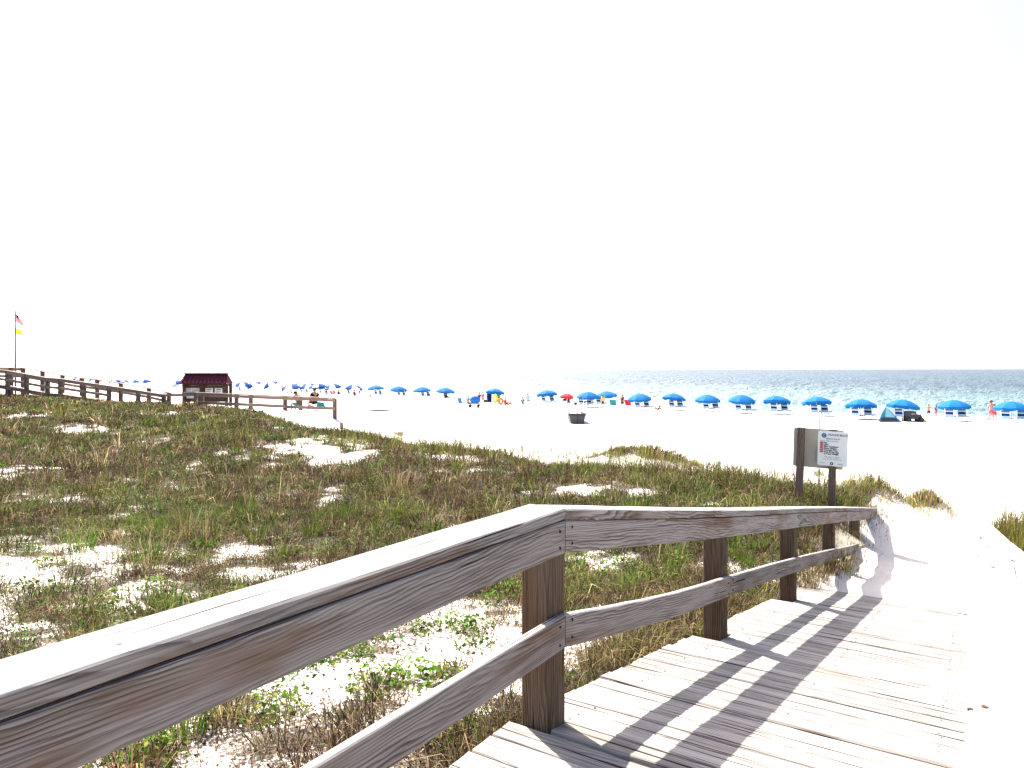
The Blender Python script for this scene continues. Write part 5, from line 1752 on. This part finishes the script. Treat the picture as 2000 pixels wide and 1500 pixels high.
# ---------------------------------------------------------------- beach belongings
def camp_chair(u, v, label, mat, w=.62, hgt=.98, yaw=0.0):
    D = dist(u, v); x, y = w_of((u - 1000) / F * D, D)
    root = empty("beach_chair", (x, y, gz(x, y)), SEA_YAW + yaw, label, "beach chair")
    mb = MB(); mb.beam((0, -.10, .38), (0, -.28, hgt), w - .06, .03, 0, (0, -1, .3)); mb.build("backrest", M[mat], root)
    mb = MB(); mb.beam((0, -.08, .36), (0, .42, .40), w - .06, .03); mb.build("seat", M[mat], root)
    for s in (-1, 1):
        mb = MB(); mb.tube([(s * w / 2, -.30, hgt + .02), (s * w / 2, -.1, .36), (s * w / 2, .3, -.02)], .016, 6); mb.build("frame", M['darkmetal'], root)
        mb = MB(); mb.tube([(s * w / 2, -.22, -.02), (s * w / 2, .42, .40)], .016, 6); mb.build("leg", M['darkmetal'], root)
        mb = MB(); mb.beam((s * w / 2, -.2, .60), (s * w / 2, .3, .58), .05, .025); mb.build("armrest", M['darkmetal'], root)


camp_chair(1199, 799, "teal beach chair left of the person in black", 'teal', .78)
camp_chair(1228, 799, "red beach chair right of the person in black", 'red', .72)
camp_chair(900.5, 794, "blue beach chair standing apart left of the wheeled cart", 'bluecloth', .62)


def thing_mesh(name, u, v, label, cat, mb, mat, yaw=0.0, smooth=False, D=None):
    D = D or dist(u, v); x, y = w_of((u - 1000) / F * D, D)
    o = mb.build(name, mat, None, (x, y, gz(x, y)), (0, 0, TH + yaw), smooth)
    return tag(o, label, cat)


# blue tarp shelter on a wheeled cart
D = dist(925, 796); kb = D / F
x, y = w_of((925 - 1000) / F * D, D)
cart = empty("beach_cart", (x, y, gz(x, y)), TH, "wheeled beach cart carrying a bulging blue tarp", "cart")
mb = MB(); mb.ball((2.5 * kb, .3, .82), (10.5 * kb, .42, .46), 14, 9); mb.build("tarp_load", M['bluecloth'], cart, smooth=True)
mb = MB(); mb.box(-8 * kb, 11 * kb, 0, .6, .38, .45); mb.build("tray", M['darkmetal'], cart)
for uu in (-7, 9):
    for yy in (0, .6):
        mb = MB(); mb.tube([(uu * kb, yy - .05, .17), (uu * kb, yy + .05, .17)], .17, 12); mb.build("wheel", M['rubber'], cart)
mb = MB(); mb.tube([(10 * kb, .3, .42), (15 * kb, .3, .12)], .02, 6); mb.build("handle", M['darkmetal'], cart)


def towel(u, v0, v1, wpx, mat, label, D):
    kb = D / F; x, y = w_of((u - 1000) / F * D, D); g = gz(x, y)
    zt_ = CZ - (v0 - 720) * kb - g; zb_ = CZ - (v1 - 720) * kb - g
    mb = MB(); n = 8; vs = []; fs = []
    for i in range(n + 1):
        xx = (-.5 + i / n) * wpx * kb
        for j in range(5):
            t = j / 4
            vs.append((xx * (1 + .1 * t), .05 * math.sin(i * 1.7 + t), zt_ + (zb_ - zt_) * t))
    for i in range(n):
        for j in range(4): fs.append((i * 5 + j, (i + 1) * 5 + j, (i + 1) * 5 + j + 1, i * 5 + j + 1))
    mb.add(vs, fs)
    o = mb.build("hanging_towel", M[mat], None, (x, y, g), (0, 0, TH), True)
    md = o.modifiers.new("thickness", 'SOLIDIFY'); md.thickness = .015
    tag(o, label, "towel")


towel(955.5, 768.5, 786, 9, 'navy', "navy towel hanging from the umbrella left of the yellow float", 92)
towel(973, 770, 787, 7, 'olive' if 'olive' in M else 'green', "dark green towel hanging behind the yellow float", 92.5)


def ring_float(u, v, wpx, hpx, mat, label):
    D = dist(u, v); kb = D / F; mb = MB()
    rx, rz = wpx * kb / 2, hpx * kb / 2
    n = 18; pts = [(rx * .66 * math.cos(2 * PI * k / n), .0, rz + rz * .72 * math.sin(2 * PI * k / n)) for k in range(n + 1)]
    mb.tube(pts, rx * .36, 8, cap=False)
    thing_mesh("swim_float", u, v, label, "float", mb, M[mat], .15, True)


ring_float(967, 788, 12, 18, 'yellow', "yellow inflatable float standing under the umbrella")
ring_float(978, 791, 12, 14, 'orange', "orange inflatable float right of the yellow one")
mb = MB(); kb = dist(948, 786) / F
mb.box(-4 * kb, 4 * kb, 0, .4, 0, 4.5 * kb); mb.box(-4.2 * kb, 4.2 * kb, -.02, .42, 4.5 * kb + .003, 5.6 * kb); mb.tube([(-3.5 * kb, .2, 5.6 * kb), (0, .2, 7.4 * kb), (3.5 * kb, .2, 5.6 * kb)], .02, 6)
thing_mesh("cool_box", 949, 786, "dark cool box on the sand under the hanging towel", "cool box", mb, M['greybin'])
mb = MB(); kb = dist(1104, 785) / F
mb.ball((0, 0, 3.2 * kb), (5.2 * kb, .3, 3.6 * kb), 12, 8); mb.tube([(-2 * kb, 0, 6 * kb), (0, 0, 8 * kb), (2 * kb, 0, 6 * kb)], .025, 6)
thing_mesh("black_bag", 1104, 785, "bulky black bag on the sand under the red umbrella", "bag", mb, M['blackcloth'], 0, True)
mb = MB(); kb = dist(1011, 795) / F
mb.box(-3.5 * kb, 2 * kb, 0, .3, 0, .10); mb.box(2 * kb + .01, 4 * kb, 0, .3, 0, .32)
thing_mesh("green_bag", 1011, 795, "small green bag on the sand left of the sitting person in green", "bag", mb, M['green'])
mb = MB(); kb = dist(1127, 792) / F
mb.ball((0, 0, .14), (.24, .2, .17), 9, 6)
thing_mesh("small_bag", 1124, 791, "small dark bag left of the overlapping umbrellas", "bag", mb, M['maroon'], 0, True)
# fishing rod leaning in the sand
a_, b_ = at(888, 95, 766.5), at(909, 95, 761.5)
p_ = at(884, 95, 779); g = gz(p_.x, p_.y)
mb = MB(); mb.tube([(0, 0, -.1), a_ - Vector((p_.x, p_.y, g)), b_ - Vector((p_.x, p_.y, g))], [.03, .028, .02], 6)
o = mb.build("fishing_rod", M['darkmetal'], None, (p_.x, p_.y, g)); tag(o, "long dark fishing rod leaning out to the right", "fishing rod")
# bags at the walkway end
kb = 37.2 / F
mb = MB()
p0_ = at(625, 37.2, 798)
mb.add([(-8.5 * kb, 0, 0), (9 * kb, 0, .02), (6 * kb, .02, 12 * kb), (-5 * kb, .02, 13 * kb), (-8.5 * kb, .25, 0), (9 * kb, .25, .02), (6 * kb, .12, 12 * kb), (-5 * kb, .12, 13 * kb)], [(0, 1, 2, 3), (7, 6, 5, 4), (0, 4, 5, 1), (1, 5, 6, 2), (2, 6, 7, 3), (3, 7, 4, 0)])
o = mb.build("beach_bag", M['teal'], None, p0_, (0, 0, TH)); tag(o, "teal beach bag beside the person in the black shirt", "bag")
mb = MB(); p0_ = at(604, 37.3, 796)
mb.ball((0, .1, 2.2 * kb), (4.6 * kb, .14, 2.6 * kb), 10, 6)
o = mb.build("red_bag", M['red'], None, p0_, (0, 0, TH), True); tag(o, "small red bag left of the person in the black shirt", "bag")
mb = MB(); kb = dist(1806, 822) / F
mb.tube([(0, 0, 0), (0, 0, 2 * kb), (.02, 0, 3.6 * kb)], [.09, .10, .03], 9)
thing_mesh("sand_pail", 1806, 822, "small yellow pail on the sand right of the black buggy", "pail", mb, M['yellow'])
